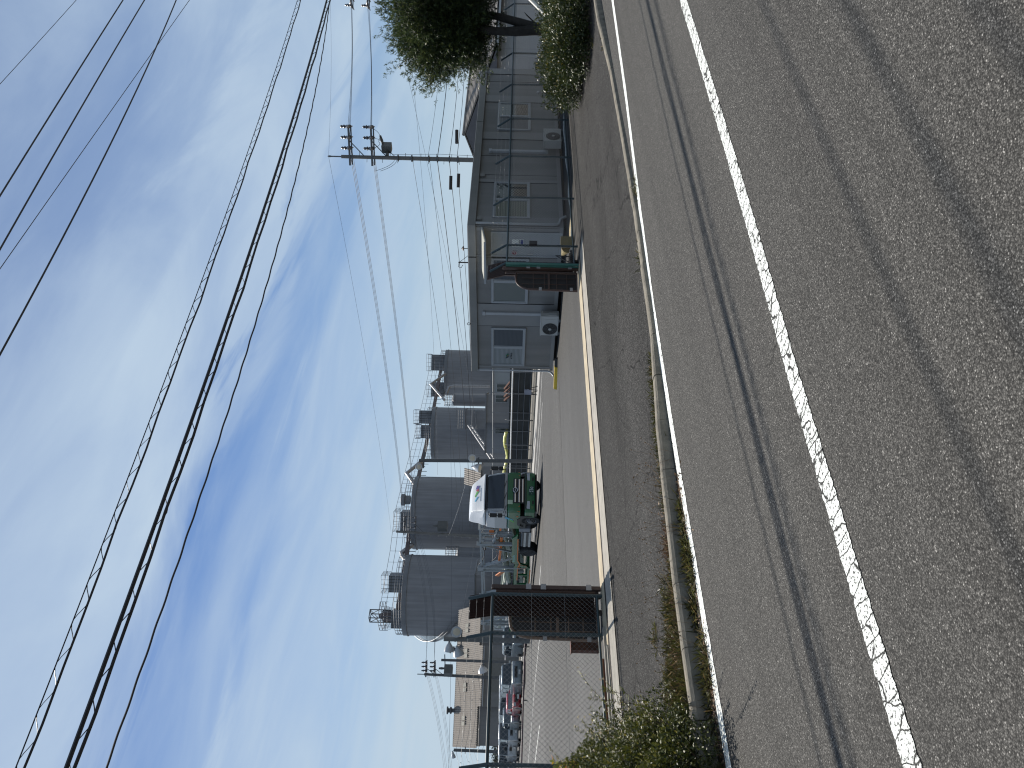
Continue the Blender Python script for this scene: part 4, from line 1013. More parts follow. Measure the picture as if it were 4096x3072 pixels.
lows = [(6.15, (1880, 2120, 89), .45, .022, 'thick low phone cable from the office pole passing over the office roof'), (5.45, (1892, 2125, 89), .45, .018, 'second low phone cable from the office pole over the office roof'),
        (5.0, (1896, 2110, 89), .4, .015, 'lowest phone cable from the office pole over the office roof'), (7.6, (1838, 2126, 89), .4, .011, 'service wire from mid height on the office pole to the silo pole'),
        (6.6, (1850, 2126, 89), .4, .011, 'second service wire from the office pole to the silo pole')]
for z, (a, c, d), s, r, lab in lows:
    cable('phone_cable', lab, sag((MPB.x + .05, MPB.y, z), at_depth(a, c, d), s), r, group=GW)
for z, s, r in ((6.15, .25, .022), (5.45, .25, .016), (6.7, .25, .010), (5.0, .2, .016)):
    cable('phone_cable', {6.15: 'thick phone cable', 5.45: 'medium phone cable', 6.7: 'thin wire', 5.0: 'lowest phone cable'}[z] + ' leaving the office pole to the right behind the tree', sag((MPB.x + .05, MPB.y, z), (P2.x, P2.y, z + .6), s), r, group=GW)
for (x, y, z), d in (((42.3, 23.3, 5.05), (.8, -.6)), ((40.4, 25.2, 5.35), (-.5, .85)), ((40.5, 25.1, 4.9), (-.5, .85))):
    b = MB(); b.tube([Vector((x, y, z)) - Vector((d[0], d[1], .05)) * .4, Vector((x, y, z)) + Vector((d[0], d[1], 0)) * .4], .10, 10)
    tag(b.build('cable_closure', BLACK, smooth=True), {5.05: 'black splice case hanging right of the office pole', 5.35: 'upper black splice case left of the office pole', 4.9: 'lower black splice case left of the office pole'}[z], 'splice case', 'splice cases by the office pole')
for (a0, c0, d0), (a1, c1, d1), lab in (((1560, 0, 55), (1935, 1900, 80), 'grey line slanting across the sky behind the office pole, upper'), ((1620, 0, 55), (1750, 1900, 90), 'grey line slanting across the sky behind the office pole, lower'), ):
    cable('thin_wire', lab, sag(at_depth(a0, c0, d0), at_depth(a1, c1, d1), .5), .010, CABLEG, 5, GW)

# floodlight poles
LAMP = mat('lamp_shade_enamel', (.42, .44, .46), .4, var=.06); LENS = mat('lamp_lens', (.55, .50, .40), .25, var=.12)
def flood(parent, c, d, r=.28, lens=True):
    c = Vector(c); d = Vector(d).normalized(); b = MB()
    b.lathe([(.06, -.12), (.10, 0), (r * .55, .1), (r * .85, .26), (r, .48), (r * .97, .49)], c, tuple(d), 20); s = b.build('lamp_shade', LAMP, parent, smooth=True)
    if lens:
        b = MB(); b.lathe([(r * .93, .47), (r * .6, .495), (.01, .50)], c, tuple(d), 20); b.build('lens', LENS, s, smooth=True)
    b = MB(); b.tube([c - d * .1, c - d * .25 + Vector((0, 0, -.12)), c - d * .1 + Vector((0, 0, -.4))], .025, 6); b.build('lamp_bracket', ARMM, s)
def lightpole(label, base, top, lamps, r0=.15, r1=.11, m=POLEC, arm=None):
    t = thing('floodlight_pole', label, 'light pole', base, 'floodlight poles of the yard')
    b = MB(); b.tube([base, top], r0, 14, r2=r1); b.build('pole', m, t, smooth=True)
    if arm:
        for p, q in arm:
            b = MB(); b.bar(p, q, .08, .08); b.build('arm', ARMM, t)
    for c, d, r in lamps: flood(t, c, d, r)
    return t
camd = lambda p: (CPOS - Vector(p)).normalized()
RV = Vector((R0.x, R0.y, 0))
aT = at_depth(1775, 2555, 50); aB = Vector((at_depth(2040, 2562, 50).x, at_depth(2040, 2562, 50).y, -.05))
z_ = aT.z
lightpole('stout light pole with one round lamp and two bell lamps, left of the silos', aB, aT,
          [(aT + RV * .45 + Vector((0, 0, -.75)), camd(aT) + Vector((0, 0, -.1)), .34), (aT - RV * .28 + Vector((0, 0, -.35)), -RV + Vector((0, 0, .02)), .32), (aT - RV * .55 + Vector((0, 0, -.85)), -RV * 1 + Vector((0, 0, -.3)), .36)],
          .17, .15, arm=[(aT + RV * .6 + Vector((0, 0, -1.15)), aT - RV * .55 + Vector((0, 0, -1.1)))])
bT = at_depth(1765, 2640, 70); bB = Vector((bT.x - .05, bT.y + .02, -.05))
lightpole('thin dark pole with a short cross and one bell lamp before the brown roofed warehouse', bB, bT, [(bT - RV * .5 + Vector((0, 0, -3.6)), -RV + Vector((0, 0, -.35)), .45)], .14, .11,
          mat('dark_pole', (.08, .085, .09), .6), arm=[(bT - RV * .5 + Vector((0, 0, -.35)), bT + RV * .5 + Vector((0, 0, -.3))), (bT + Vector((0, 0, -3.75)), bT - RV * .5 + Vector((0, 0, -3.75)))])
eB = Vector((32.0, 40.6, -.05)); eT = at_depth(1676, 1842, 51.5)
lightpole('dark light pole with lamps beside the cab of the green lorry', eB, eT,
          [(eT + Vector((0, 0, -3.45)) + RV * .22, camd(eT), .26), (eT + Vector((0, 0, -3.55)) - RV * .35, Vector((-.3, -.2, -.9)), .30), (eT - RV * .4 + Vector((0, 0, .0)), camd(eT), .22)],
          .13, .11, mat('dark_pole', (.08, .085, .09)), arm=[(eT + RV * .3 + Vector((0, 0, -3.9)), eT - RV * .45 + Vector((0, 0, -3.9))), (eT - RV * .5 + Vector((0, 0, -.3)), eT + RV * .5 + Vector((0, 0, -.35)))])
cT = at_depth(1697, 2697, 85); cB = Vector((at_depth(2015, 2714, 85).x, at_depth(2015, 2714, 85).y, -.05))
pc = pole('dark utility pole with two crossarms and a transformer before the brown roofed warehouse', cB, cT, .19, .13, mat('dark_pole', (.08, .085, .09)))
rowsC = arms(pc, cT - Vector((0, 0, cT.z)), (cT.z - .15, cT.z - 1.05), RV, .3, 1.3, 3)
q = cB.lerp(cT, .72); b = MB(); b.box((q.x - .1, q.y - .8, q.z - .2), (q.x + .9, q.y + .1, q.z + .7)); b.lathe([(.1, 0), (.14, .3), (.1, .6)], (q.x + .6, q.y - .4, q.z + .7), n=8); b.build('transformer', mat('switch_grey', (.075, .08, .08)), pc)
b = MB(); b.tube([cT, cT + Vector((0, 0, .75))], .05, 8); b.build('top_bracket', ARMM, pc)
dT = at_depth(1815, 3000, 75); dB = Vector((dT.x - .1, dT.y + .05, -.05))
lightpole('dark pole with a small top lamp and many wires by the warehouse end', dB, dT, [(dT - RV * .25 + Vector((0, 0, .1)), -RV + Vector((0, 0, -.25)), .2)], .16, .14, mat('dark_pole', (.08, .085, .09)),
          arm=[(dT + Vector((0, 0, -1.1)) - RV * .3, dT + Vector((0, 0, -1.1)) + RV * .3)])
GD = 'wires of the poles left of the silos'
for k in range(3):
    for a in range(2):
        cable('power_wire', '%s wire of the %s arm from the warehouse pole over the left silo' % (names[k], ('upper', 'lower')[a]), sag(rowsC[a][k], at_depth(1640 + 22 * a + 6 * k, 2130, 96), .8), .012, CABLEG, 5, GD)
        cable('power_wire', '%s wire of the %s arm from the warehouse pole out of the picture' % (names[k], ('upper', 'lower')[a]), sag(rowsC[a][k], at_depth(1790 + 14 * a + 8 * k, 3300, 80), .5), .011, CABLEG, 5, GD)
for k in range(7):
    zz = dT.z - .2 - .42 * k
    cable('phone_cable', 'low wire at the left end pole, %s down' % ('first', 'second', 'third', 'fourth', 'fifth', 'sixth', 'seventh')[k], sag((dT.x, dT.y, zz), (cB.x, cB.y, zz + .6 - .15 * k), .45), .013, CABLEG, 5, GD)
    if k < 5: cable('phone_cable', 'wire from the left end pole leaving the picture, %s down' % ('first', 'second', 'third', 'fourth', 'fifth')[k], sag((dT.x, dT.y, zz), at_depth(1850 + 28 * k, 3300, 70), .2), .012, CABLEG, 5, GD)
cable('thin_wire', 'single level wire crossing before the left silo and the warehouse roof', sag(at_depth(1788, 3300, 60), at_depth(1800, 1650, 75), .25, 24), .011, CABLEG, 5, GD)
cable('thin_wire', 'wire slanting down across the left silo to the light pole', sag(at_depth(1895, 2185, 88), aT + Vector((0, 0, -.8)), .1), .010, CABLEG, 5, GD)
cable('thin_wire', 'wire slanting across the second silo down to its pole', sag(at_depth(1868, 1910, 60), at_depth(1795, 2140, 89), .12), .010, CABLEG, 5, GD)

# ================================================================== silos
def rail_ring(b, pts, z0, h, rails=3, closed=False, every=1, r=.035):
    for k in range(rails): b.tube([(x, y, z0 + h * (k + 1) / rails) for x, y in pts], r, 4, cap=False)
    for x, y in pts[::every]: b.tube([(x, y, z0), (x, y, z0 + h)], r, 4, cap=False)
def silo(label, ny, ntop, depth, dia, houses, ladder=None, group='large grey storage silos'):
    c = at_depth(ntop, ny, depth); R = dia / 2; H = c.z; cx, cy = c.x, c.y
    t = thing('silo', label, 'silo', (cx, cy, -.05), group)
    b = MB(); b.lathe([(R, -.05), (R, H * .3), (R, H * .6), (R, H - .75)], (cx, cy, 0), n=72); b.build('shell', SILO, t, smooth=True)
    b = MB(); b.lathe([(R - .02, H - .75), (R + .12, H - .74), (R + .12, H - .6), (R + .03, H - .58), (R + .03, H), (R - .02, H + .02)], (cx, cy, 0), n=72); b.build('rim', SILOD, t, smooth=True)
    b = MB(); b.lathe([(R + .02, H + .005), (R * .5, H + .25), (.05, H + .4)], (cx, cy, 0), n=48); b.build('roof', SILOD, t, smooth=True)
    b = MB()
    for k in range(10):
        a = k * math.pi / 5 + ny * .01
        p = Vector((cx + (R + .012) * math.cos(a), cy + (R + .012) * math.sin(a), 0)); tn = Vector((-math.sin(a), math.cos(a), 0)) * .045
        b.quad(p - tn, p + tn, p + tn + Vector((0, 0, H - .76)), p - tn + Vector((0, 0, H - .76)))
    b.build('shell_seam', mat('seam_grey', (.185, .195, .215), .5, var=.05), t, fix=False)
    b = MB(); pts = [(cx + (R - .1) * math.cos(a), cy + (R - .1) * math.sin(a)) for a in [i * 2 * math.pi / 28 for i in range(29)]]
    rail_ring(b, pts, H, 1.1, 3); b.build('railing', RAILM, t, fix=False)
    for (y0, y1, x0) in houses:
        p0 = at_depth(x0, y0, depth - R * .3); p1 = at_depth(x0, y1, depth - R * .3); w = (p1 - p0).length; mid = (p0 + p1) / 2; hh = mid.z - H
        u = Vector((XC.x, XC.y, 0)).normalized() * w / 2; v = Vector((FW.x, FW.y, 0)).normalized() * w / 2; m0 = Vector((mid.x, mid.y, H + .1))
        b = MB(); b.prism([m0 - u - v, m0 + u - v, m0 + u + v, m0 - u + v], (0, 0, hh - .1)); hs_ = b.build('penthouse', SILOD, t)
        b = MB()
        for k in range(6):
            q = m0 - u - v * 1.02 + u * (2 * k / 5); b.bar(q, q + Vector((0, 0, hh - .1)), .08, .06)
        b.bar(m0 - u - v * 1.02 + Vector((0, 0, hh * .8)), m0 + u - v * 1.02 + Vector((0, 0, hh * .8)), .06, .08); b.build('frame', mat('dark_pole', (.08, .085, .09)), hs_)
        b = MB(); z0 = H + hh; qs = [m0 - u * 1.1 - v * 1.1, m0 + u * 1.1 - v * 1.1, m0 + u * 1.1 + v * 1.1, m0 - u * 1.1 + v * 1.1, m0 - u * 1.1 - v * 1.1]; pp = []
        for p, q in zip(qs, qs[1:]):
            for k in range(4): w_ = p.lerp(q, k / 4); pp.append((w_.x, w_.y))
        pp.append((qs[0].x, qs[0].y)); rail_ring(b, pp, z0, 1.15, 2, r=.03); b.build('railing', RAILM, hs_, fix=False)
    return t, Vector((cx, cy, H)), R
s1, c1, R1 = silo('leftmost big grey silo with an outside stair and two roof houses', 2378, 1625, 125, 12.4, [(2442, 2503, 1568), (2297, 2360, 1559)])
s2, c2, R2 = silo('second big grey silo from the left, partly behind the green lorry cab', 2050, 1659, 138, 12.6, [(2044, 2116, 1606)])
s3, c3, R3 = silo('third grey silo from the left, with two roof houses side by side', 1734, 1732, 167, 11.2, [(1642, 1692, 1679), (1701, 1750, 1685)])
s4, c4, R4 = silo('rightmost grey silo, half hidden by the office roof', 1490, 1783, 198, 11.4, [(1420, 1481, 1728), (1529, 1585, 1727)])
b = MB()                                               # winding stair on the left silo
a0 = math.atan2(-FW.y, -FW.x) + .15; st = 46
for k in range(st):
    a = a0 - k * 2.0 / st; z = 6.3 + k * 9.0 / st
    ca, sa = math.cos(a), math.sin(a); da = 2.0 / st
    p = [(c1.x + r * math.cos(aa), c1.y + r * math.sin(aa), z) for r, aa in ((R1 + .02, a), (R1 + .85, a), (R1 + .85, a - da), (R1 + .02, a - da))]; b.prism(p, (0, 0, .08))
    b.tube([(c1.x + (R1 + .85) * ca, c1.y + (R1 + .85) * sa, z), (c1.x + (R1 + .85) * ca, c1.y + (R1 + .85) * sa, z + 1.1)], .03, 4)
for hgt in (.55, 1.1): b.tube([(c1.x + (R1 + .85) * math.cos(a0 - k * 2.0 / st), c1.y + (R1 + .85) * math.sin(a0 - k * 2.0 / st), 6.3 + k * 9.0 / st + hgt) for k in range(st)], .035, 4)
b.build('stair', RAILM, s1, fix=False)
def small_silo(label, ny, ntop, depth, dia):
    c = at_depth(ntop, ny, depth); R = dia / 2; t = thing('small_silo', label, 'silo', (c.x, c.y, -.05), 'small silos')
    b = MB(); b.lathe([(R, -.05), (R, c.z * .5), (R, c.z)], (c.x, c.y, 0), n=36); b.build('shell', SILO, t, smooth=True)
    b = MB(); b.lathe([(R, c.z + .01), (.1, c.z + .5)], (c.x, c.y, 0), n=36); b.build('roof', SILOD, t, smooth=True)
    b = MB(); rail_ring(b, [(c.x + (R + .1) * math.cos(a), c.y + (R + .1) * math.sin(a)) for a in [i * 2 * math.pi / 14 for i in range(15)]], c.z - .2, 2.2, 4, r=.04); b.build('cage', RAILM, t, fix=False)
small_silo('slim grey silo with a caged top between the two right hand silos', 1600, 1815, 176, 2.6)
small_silo('squat slim grey silo with a platform between the two left hand silos', 2228, 1832, 130, 3.2)
# conveyor running over the silo tops
cv = thing('conveyor', 'brownish conveyor gallery with hand rails running over the silo tops', 'conveyor', (c2.x, c2.y, c2.z))
path = [(1592, 2440, 124), (1629, 2205, 133), (1646, 2050, 138), (1679, 1885, 158), (1700, 1800, 165), (1724, 1690, 172), (1745, 1580, 186), (1766, 1465, 198)]
W3 = [at_depth(*p) for p in path]; b = MB()
for p, q in zip(W3, W3[1:]): b.bar(p, q, .75, .65)
b.build('gallery', mat('conveyor_brown', (.12, .095, .095), .6, var=.25, sc=.5), cv)
b = MB()
for p, q in zip(W3, W3[1:]):
    n = max(2, int((q - p).length / 2.2))
    for zz in (1.0, 2.0, 2.9): b.tube([p + Vector((0, 0, zz)), q + Vector((0, 0, zz))], .035, 4, cap=False)
    for k in range(n): c = p.lerp(q, k / n); b.tube([c, c + Vector((0, 0, 2.9))], .03, 4, cap=False); b.tube([c, c + Vector((0, 0, -1.4))], .07, 4, cap=False)
b.build('railing', RAILM, cv, fix=False)
def spout(label, pts, r):
    b = MB(); b.tube([at_depth(*p) for p in pts], r, 10); return tag(b.build('spout_pipe', PIPE, smooth=True), label, 'pipe', 'spout pipes of the silo plant')
spout('bent pipe peaking in the gap between the second and third silo', [(1690, 1842, 150), (1627, 1893, 148), (1672, 1955, 145)], .38)
spout('looped pipe peaking in the gap between the two left silos', [(1650, 2178, 134), (1606, 2212, 133), (1612, 2226, 132), (1650, 2262, 130)], .42)
spout('pale pipe peaking over the gap between the two right silos', [(1782, 1495, 190), (1723, 1537, 186), (1778, 1600, 180)], .3)
spout('curved vertical pipes down the right silo', [(1785, 1580, 185), (1795, 1548, 186), (1815, 1543, 186), (1960, 1546, 186)], .35)
b = MB()
for (x, y0, y1) in ((1640, 1885, 1895),): pass
q = at_depth(1655, 2000, 133); b.lathe([(.75, 0), (.75, .8), (1.0, .9), (1.0, 1.5), (.2, 1.7)], (q.x, q.y, c2.z + .2), n=16)
tag(b.build('roof_ventilator', SILOD, smooth=True), 'round ventilator on the roof of the second big silo', 'ventilator')
# elevator head above the left silo
root = thing('elevator_head', 'dark bucket elevator head with an open frame on top of the leftmost silo', 'elevator', (c1.x, c1.y, c1.z))
p = at_depth(1565, 2465, 124)
b = MB(); b.cbox((p.x, p.y, p.z + .6), (1.3, 1.3, 1.5)); b.lathe([(.6, 0), (.35, .6)], (p.x, p.y, p.z + 1.3), n=12); b.build('head', mat('conveyor_brown', (.12, .095, .095)), root)
b = MB()
for sx in (-.7, .7):
    for sy in (-.7, .7): b.bar((p.x + sx, p.y + sy, p.z), (p.x + sx, p.y + sy, p.z + 3.4), .12, .12)
    b.bar((p.x + sx, p.y - .7, p.z + 1.9), (p.x + sx, p.y + .7, p.z + 3.3), .08, .08); b.bar((p.x + sx, p.y - .7, p.z + 3.35), (p.x + sx, p.y + .7, p.z + 3.35), .12, .12)
for sy in (-.7, .7): b.bar((p.x - .7, p.y + sy, p.z + 3.35), (p.x + .7, p.y + sy, p.z + 3.35), .12, .12); b.bar((p.x - .7, p.y + sy, p.z + 1.9), (p.x + .7, p.y + sy, p.z + 3.35), .08, .08)
b.build('frame', mat('dark_pole', (.08, .085, .09)), root)
b = MB(); rail_ring(b, [(p.x + 1.6 * a, p.y + 1.6 * c) for a, c in ((-1, -1), (0, -1), (1, -1), (1, 0), (1, 1), (0, 1), (-1, 1), (-1, 0), (-1, -1))], p.z + .5, 1.3, 3, r=.04); b.build('railing', RAILM, root, fix=False)

# ================================================================== buildings and fences at the back of the yard
def block(name, label, cat, y0, y1, ntop, depth, deep, m, group=None):
    """plain building whose near face spans photo rows y0..y1 at the given distance"""
    A = at_depth(ntop, y1, depth); B = at_depth(ntop, y0, depth); H = (A.z + B.z) / 2
    u = Vector((B.x - A.x, B.y - A.y, 0)); un = u.normalized(); v = Vector((-un.y, un.x, 0))
    if v.dot(FW) < 0: v = -v
    A = Vector((A.x, A.y, 0)); t = thing(name, label, cat, (A.x, A.y, -.05), group)
    b = MB(); b.prism([A + Vector((0, 0, -.05)), A + u + Vector((0, 0, -.05)), A + u + v * deep + Vector((0, 0, -.05)), A + v * deep + Vector((0, 0, -.05))], (0, 0, H)); b.build('wall', m, t)
    b = MB(); q = un * .15; b.prism([A - q - v * .15 + Vector((0, 0, H - .05)), A + u + q - v * .15 + Vector((0, 0, H - .05)), A + u + q + v * (deep + .15) + Vector((0, 0, H - .05)), A - q + v * (deep + .15) + Vector((0, 0, H - .05))], (0, 0, .14)); b.build('roof', SILOD, t)
    return t, A, un, v, H, u.length
def opening(t, A, un, v, L, f0, f1, z0, z1, m, name='window'):
    p = A + un * (L * f0) - v * .02; w = un * (L * (f1 - f0))
    b = MB(); b.prism([p + Vector((0, 0, z0)), p + w + Vector((0, 0, z0)), p + w + Vector((0, 0, z1)), p + Vector((0, 0, z1))], v * .05); o = b.build(name, m, t)
    f = MB(); e = .06
    for a, c, z_0, z_1 in ((0, 1, z0 - e, z0), (0, 1, z1, z1 + e)): f.prism([p + w * a - v * .03 + Vector((0, 0, z_0)), p + w * c - v * .03 + Vector((0, 0, z_0)), p + w * c - v * .03 + Vector((0, 0, z_1)), p + w * a - v * .03 + Vector((0, 0, z_1))], v * .05)
    for a in (0, .5, 1): f.bar(p + w * a - v * .03 + Vector((0, 0, z0)), p + w * a - v * .03 + Vector((0, 0, z1)), .05, .05)
    f.build('frame', ALU, o)
BL_G = mat('grey_blue_wall', (.20, .215, .24), .6, var=.07, sc=.4, streak=.1); BL_B = mat('greyish_brown_wall', (.20, .20, .205), .65, var=.07, sc=.4, streak=.1)
PALEW = mat('pale_wall', (.30, .32, .33), .55, var=.05, sc=.5); 
x = block('shed', 'pale flat roofed shed with one dark window behind the dark mesh fence', 'shed', 1462, 1571, 1968, 62, 5, PALEW); opening(x[0], *x[1:4], x[5], .03, .33, 1.75, 2.6, PANE)
x = block('plant_building', 'tall greyish building with a small window below the slim silo', 'building', 1577, 1690, 1944, 92, 10, BL_B); opening(x[0], *x[1:4], x[5], .72, .98, 1.8, 3.2, PANE)
x = block('plant_building', 'grey blue building with a dark window in front of the third silo', 'building', 1690, 1812, 1941, 94, 10, BL_G); opening(x[0], *x[1:4], x[5], .66, .82, 1.5, 3.2, PANE)
x = block('hopper_house', 'grey boxy hopper house with platforms beside the third silo', 'building', 1640, 1714, 1862, 150, 8, SILO)
A, un, v, H, L = x[1:6]
for z in (H - 2.5, H + .1):
    b = MB(); rail_ring(b, [(A.x + un.x * L * k / 6 - v.x * 1.2, A.y + un.y * L * k / 6 - v.y * 1.2) for k in range(7)], z, 1.2, 3, r=.05)
    b.build('platform_railing', RAILM, x[0], fix=False)
x = block('low_plant_building', 'low grey building with a bright roof edge under the leftmost silo', 'building', 2300, 2535, 1897, 96, 8, BL_B); opening(x[0], *x[1:4], x[5], .1, .26, .8, 2.0, PALEW)
x = block('low_plant_building', 'low grey building seen through the lorry trailer frame', 'building', 2080, 2300, 1925, 99, 8, BL_G)
x = block('kiosk', 'small pale blue kiosk with louvred side beside the folded gate', 'kiosk', 2458, 2520, 1972, 72, 3, mat('pale_blue_wall', (.45, .52, .54), .5))
for k in range(4): opening(x[0], *x[1:4], x[5], .08 + .23 * k, .10 + .23 * k, .6, 2.4, DARK, 'louvre')
# sunlit gable building seen between second and third silos
x = block('brown_roof_house', 'building with a brown corrugated roof seen in the gap between the second and third silo', 'building', 1865, 1912, 1925, 112, 8, BL_B)
A, un, v, H, L = x[1:6]; b = MB(); CORR = mat('brown_corrugated_roof', (.20, .175, .15), .6, var=.15, sc=2)
for k in range(int(L * 1.6 / .3)):
    p = A - un * 1.5 + un * (.3 * k); b.prism([p - v * .4 + Vector((0, 0, H)), p + un * .15 - v * .4 + Vector((0, 0, H + .12)), p + un * .3 - v * .4 + Vector((0, 0, H))], v * 5 + Vector((0, 0, 2.6)))
b.build('corrugated_roof', CORR, x[0])
# big warehouse on the left
wA = at_depth(2010, 2985, 85); wA = Vector((wA.x, wA.y, 0)); un = Vector((10.3, -3.7, 0)).normalized(); v = Vector((-un.y, un.x, 0)); v = v if v.dot(FW) > 0 else -v
wh = thing('warehouse', 'long grey warehouse with a brown corrugated roof and roof ventilators at the left', 'warehouse', (wA.x, wA.y, -.05))
LW = 14.5; he = 4.42; hr = 7.1; dp = 5.2; L1 = 3.9; L2 = 10.2
b = MB(); b.prism([wA + Vector((0, 0, -.05)), wA + un * LW + Vector((0, 0, -.05)), wA + un * LW + v * 10.4 + Vector((0, 0, -.05)), wA + v * 10.4 + Vector((0, 0, -.05))], (0, 0, he + .0))
b.prism([wA + v * .05 + Vector((0, 0, he - .05)), wA + v * dp + Vector((0, 0, hr - .08)), wA + v * 10.35 + Vector((0, 0, he - .05))], un * LW); b.build('wall', mat('warehouse_wall', (.21, .205, .20), .7, var=.06, sc=.4, streak=.12), wh)
b = MB(); k = 0; x = -.25; sl = (hr - he) / dp
while x < LW + .3:
    low = 1.05 if L1 < x < L2 else .3
    p = wA + un * x - v * low + Vector((0, 0, he + .04 - sl * low)); b.prism([p, p + un * .11 + Vector((0, 0, .10)), p + un * .22], v * (dp + low) + Vector((0, 0, sl * (dp + low))))
    x += .22
b.build('corrugated_roof', CORR, wh)
b = MB(); b.prism([wA + v * dp + Vector((0, 0, hr)) - un * .2, wA + v * 10.8 + Vector((0, 0, he - .2)) - un * .2, wA + v * 10.8 + Vector((0, 0, he - .1)) - un * .2, wA + v * dp + Vector((0, 0, hr + .1)) - un * .2], un * (LW + .4)); b.build('rear_roof', CORR, wh)
b = MB(); 
for f0, f1 in ((L1, L2),): b.bar(wA + un * f0 - v * 1.12 + Vector((0, 0, he - .62)), wA + un * f1 - v * 1.12 + Vector((0, 0, he - .62)), .12, .12)
b.build('gutter', PVC, wh)
b = MB(); b.prism([wA + un * L1 - v * .8 + Vector((0, 0, -.05)), wA + un * L2 - v * .8 + Vector((0, 0, -.05)), wA + un * L2 - v * .01 + Vector((0, 0, -.05)), wA + un * L1 - v * .01 + Vector((0, 0, -.05))], (0, 0, he - .6)); b.build('porch_wall', MATS['warehouse_wall'], wh)
b = MB(); b.prism([wA + un * 5.4 - v * .83 + Vector((0, 0, 0)), wA + un * 9.0 - v * .83, wA + un * 9.0 - v * .83 + Vector((0, 0, 3.0)), wA + un * 5.4 - v * .83 + Vector((0, 0, 3.0))], v * .02); b.build('door', mat('warehouse_door', (.17, .165, .15), .6, var=.06), wh)
for f in (2.0, 5.5, 9.2, 12.0):
    p = wA + un * f + v * (dp * .45) + Vector((0, 0, he + (hr - he) * .45 + .17)); b = MB()
    for kk in range(2): q = p + un * (.55 * kk); b.prism([q, q + un * .45, q + un * .45 + v * .7 + Vector((0, 0, .36)), q + v * .7 + Vector((0, 0, .36))], (0, -.02, .03))
    b.build('skylight', mat('skylight_sheet', (.17, .165, .14), .8), wh)
for f in (3.6, 10.3):
    p = wA + un * f + v * dp + Vector((0, 0, hr)); b = MB(); b.lathe([(.22, -.1), (.22, .35), (.38, .4), (.38, .55), (.24, .6), (.24, .75), (.42, .8), (.42, .95), (.1, 1.0)], p, n=16)
    b.build('ventilator', mat('dark_pole', (.08, .085, .09)), wh, smooth=True)
# distant wooded rise at far left
ft = thing('far_tree', 'dark blurred clump of trees beyond the left end of the warehouse', 'trees', tuple(Vector((1, 1, 0)) * 0 + at_z(2040, 3040, 0)))
p = at_depth(1990, 3080, 120); ORIG[ft.name] = (0, 0, 0); ft.location = (0, 0, 0)
FAR = leafmat('far_leaf', (.03, .042, .035), (.06, .075, .06), rough=.7, trans=.1)
shrub(ft, [(p.x + dx, p.y + dy, 1.2, 3.0, h) for dx, dy, h in ((0, 0, 2.4), (3, -3, 1.9), (-3, 3, 3.0), (-6, 5, 3.2), (5.5, -5, 1.5))], 9000, (.25, .5), (.18, .32), FAR, stemn=20, stemr=.06)

# yard fence along X = 32.7 with white pipe rail, and dark screen behind
yf = thing('yard_fence', 'dark posted yard fence with one pale top pipe, bounding the yard before the silos', 'fence', (32.7, 30, 0))
for y in np.arange(27.6, 66, 2.45):
    b = MB(); b.tube([(32.7, y, -.05), (32.7, y, 1.45), (32.75, y + .05, 1.62), (32.95, y + .2, 1.85)], .035, 8); b.build('post', MATS['dark_pole'], yf, smooth=True)
b = MB(); b.tube([(32.62, 25, 1.46), (32.62, 75, 1.46)], .04, 8); b.build('pipe_rail', mat('pale_pipe', (.58, .60, .62), .4), yf, smooth=True)
b = MB(); b.tube([(32.7, 25, .18), (32.7, 75, .18)], .02, 6); b.build('bottom_rail', MATS['dark_pole'], yf)
sf = thing('screen_fence', 'tall fence with dark netting and thin pale posts behind the yard fence', 'fence', (36.6, 30, 0))
NET = mat('dark_netting', (.028, .032, .034), .8, var=.35, sc=.8)
b = MB(); b.box((36.6, 26, .12), (36.66, 78, 1.62)); b.build('netting', NET, sf)
b = MB()
for z in (.2, .6, 1.0, 1.4): b.tube([(36.55, 26, z), (36.55, 78, z)], .018, 4, cap=False)
b.tube([(36.55, 26, 2.75), (36.55, 78, 2.75)], .02, 4, cap=False); b.build('rail', RAILM, sf, fix=False)
for y in np.arange(27, 78, 2.0):
    b = MB(); b.tube([(36.55, y, 0), (36.55, y, 2.78)], .024, 6); b.build('post', RAILM, sf)
b = MB(); b.box((32.3, 24, -.05), (32.5, 78, .10)); tag(b.build('yard_kerb', CONC), 'low concrete kerb at the foot of the yard fence', 'kerb')
b = MB(); b.prism([(37.6, 31.0, .9), (37.6, 37.6, .9), (38.6, 37.6, 1.5), (38.6, 31, 1.5)], (0, 0, .9)); tag(b.build('tarpaulin_stack', mat('blue_tarp', (.05, .13, .26), .5, var=.25, sc=1.2, bump=.6, bsc=3)), 'blue tarpaulin covered stack behind the dark netting fence', 'tarpaulin')
b = MB(); b.tube([(37.3, 44 + i * .55, 1.78 + .12 * math.sin(i * .9)) for i in range(16)], .12, 8); tag(b.build('yellow_duct', mat('yellow_duct_sheet', (.62, .60, .16), .5), smooth=True), 'yellow flexible duct lying over the dark netting fence', 'duct')
root = thing('scrap_pile', 'reddish brown pipes leaning behind the dark netting fence', 'scrap', (37.2, 40, 0)); 
for k in range(4):
    b = MB(); b.tube([(37.3, 38.2 + .5 * k, 1.3), (37.5, 39.6 + .4 * k, 1.95)], .09, 7); b.build('pipe', RUST, root)
sg = thing('folding_sign', 'small blue grey sign board on black legs at the foot of the yard fence', 'sign', (31.2, 33.2, 0))
b = MB(); b.box((31.2, 33.0, .35), (31.26, 33.4, .75)); b.build('panel', mat('sign_bluegrey', (.16, .19, .26), .5), sg)
b = MB()
for y in (33.0, 33.4): b.bar((31.2, y, 0), (31.23, y, .5), .03, .03); b.bar((31.5, y, 0), (31.23, y, .7), .03, .03)
b.build('leg', BLACK, sg)
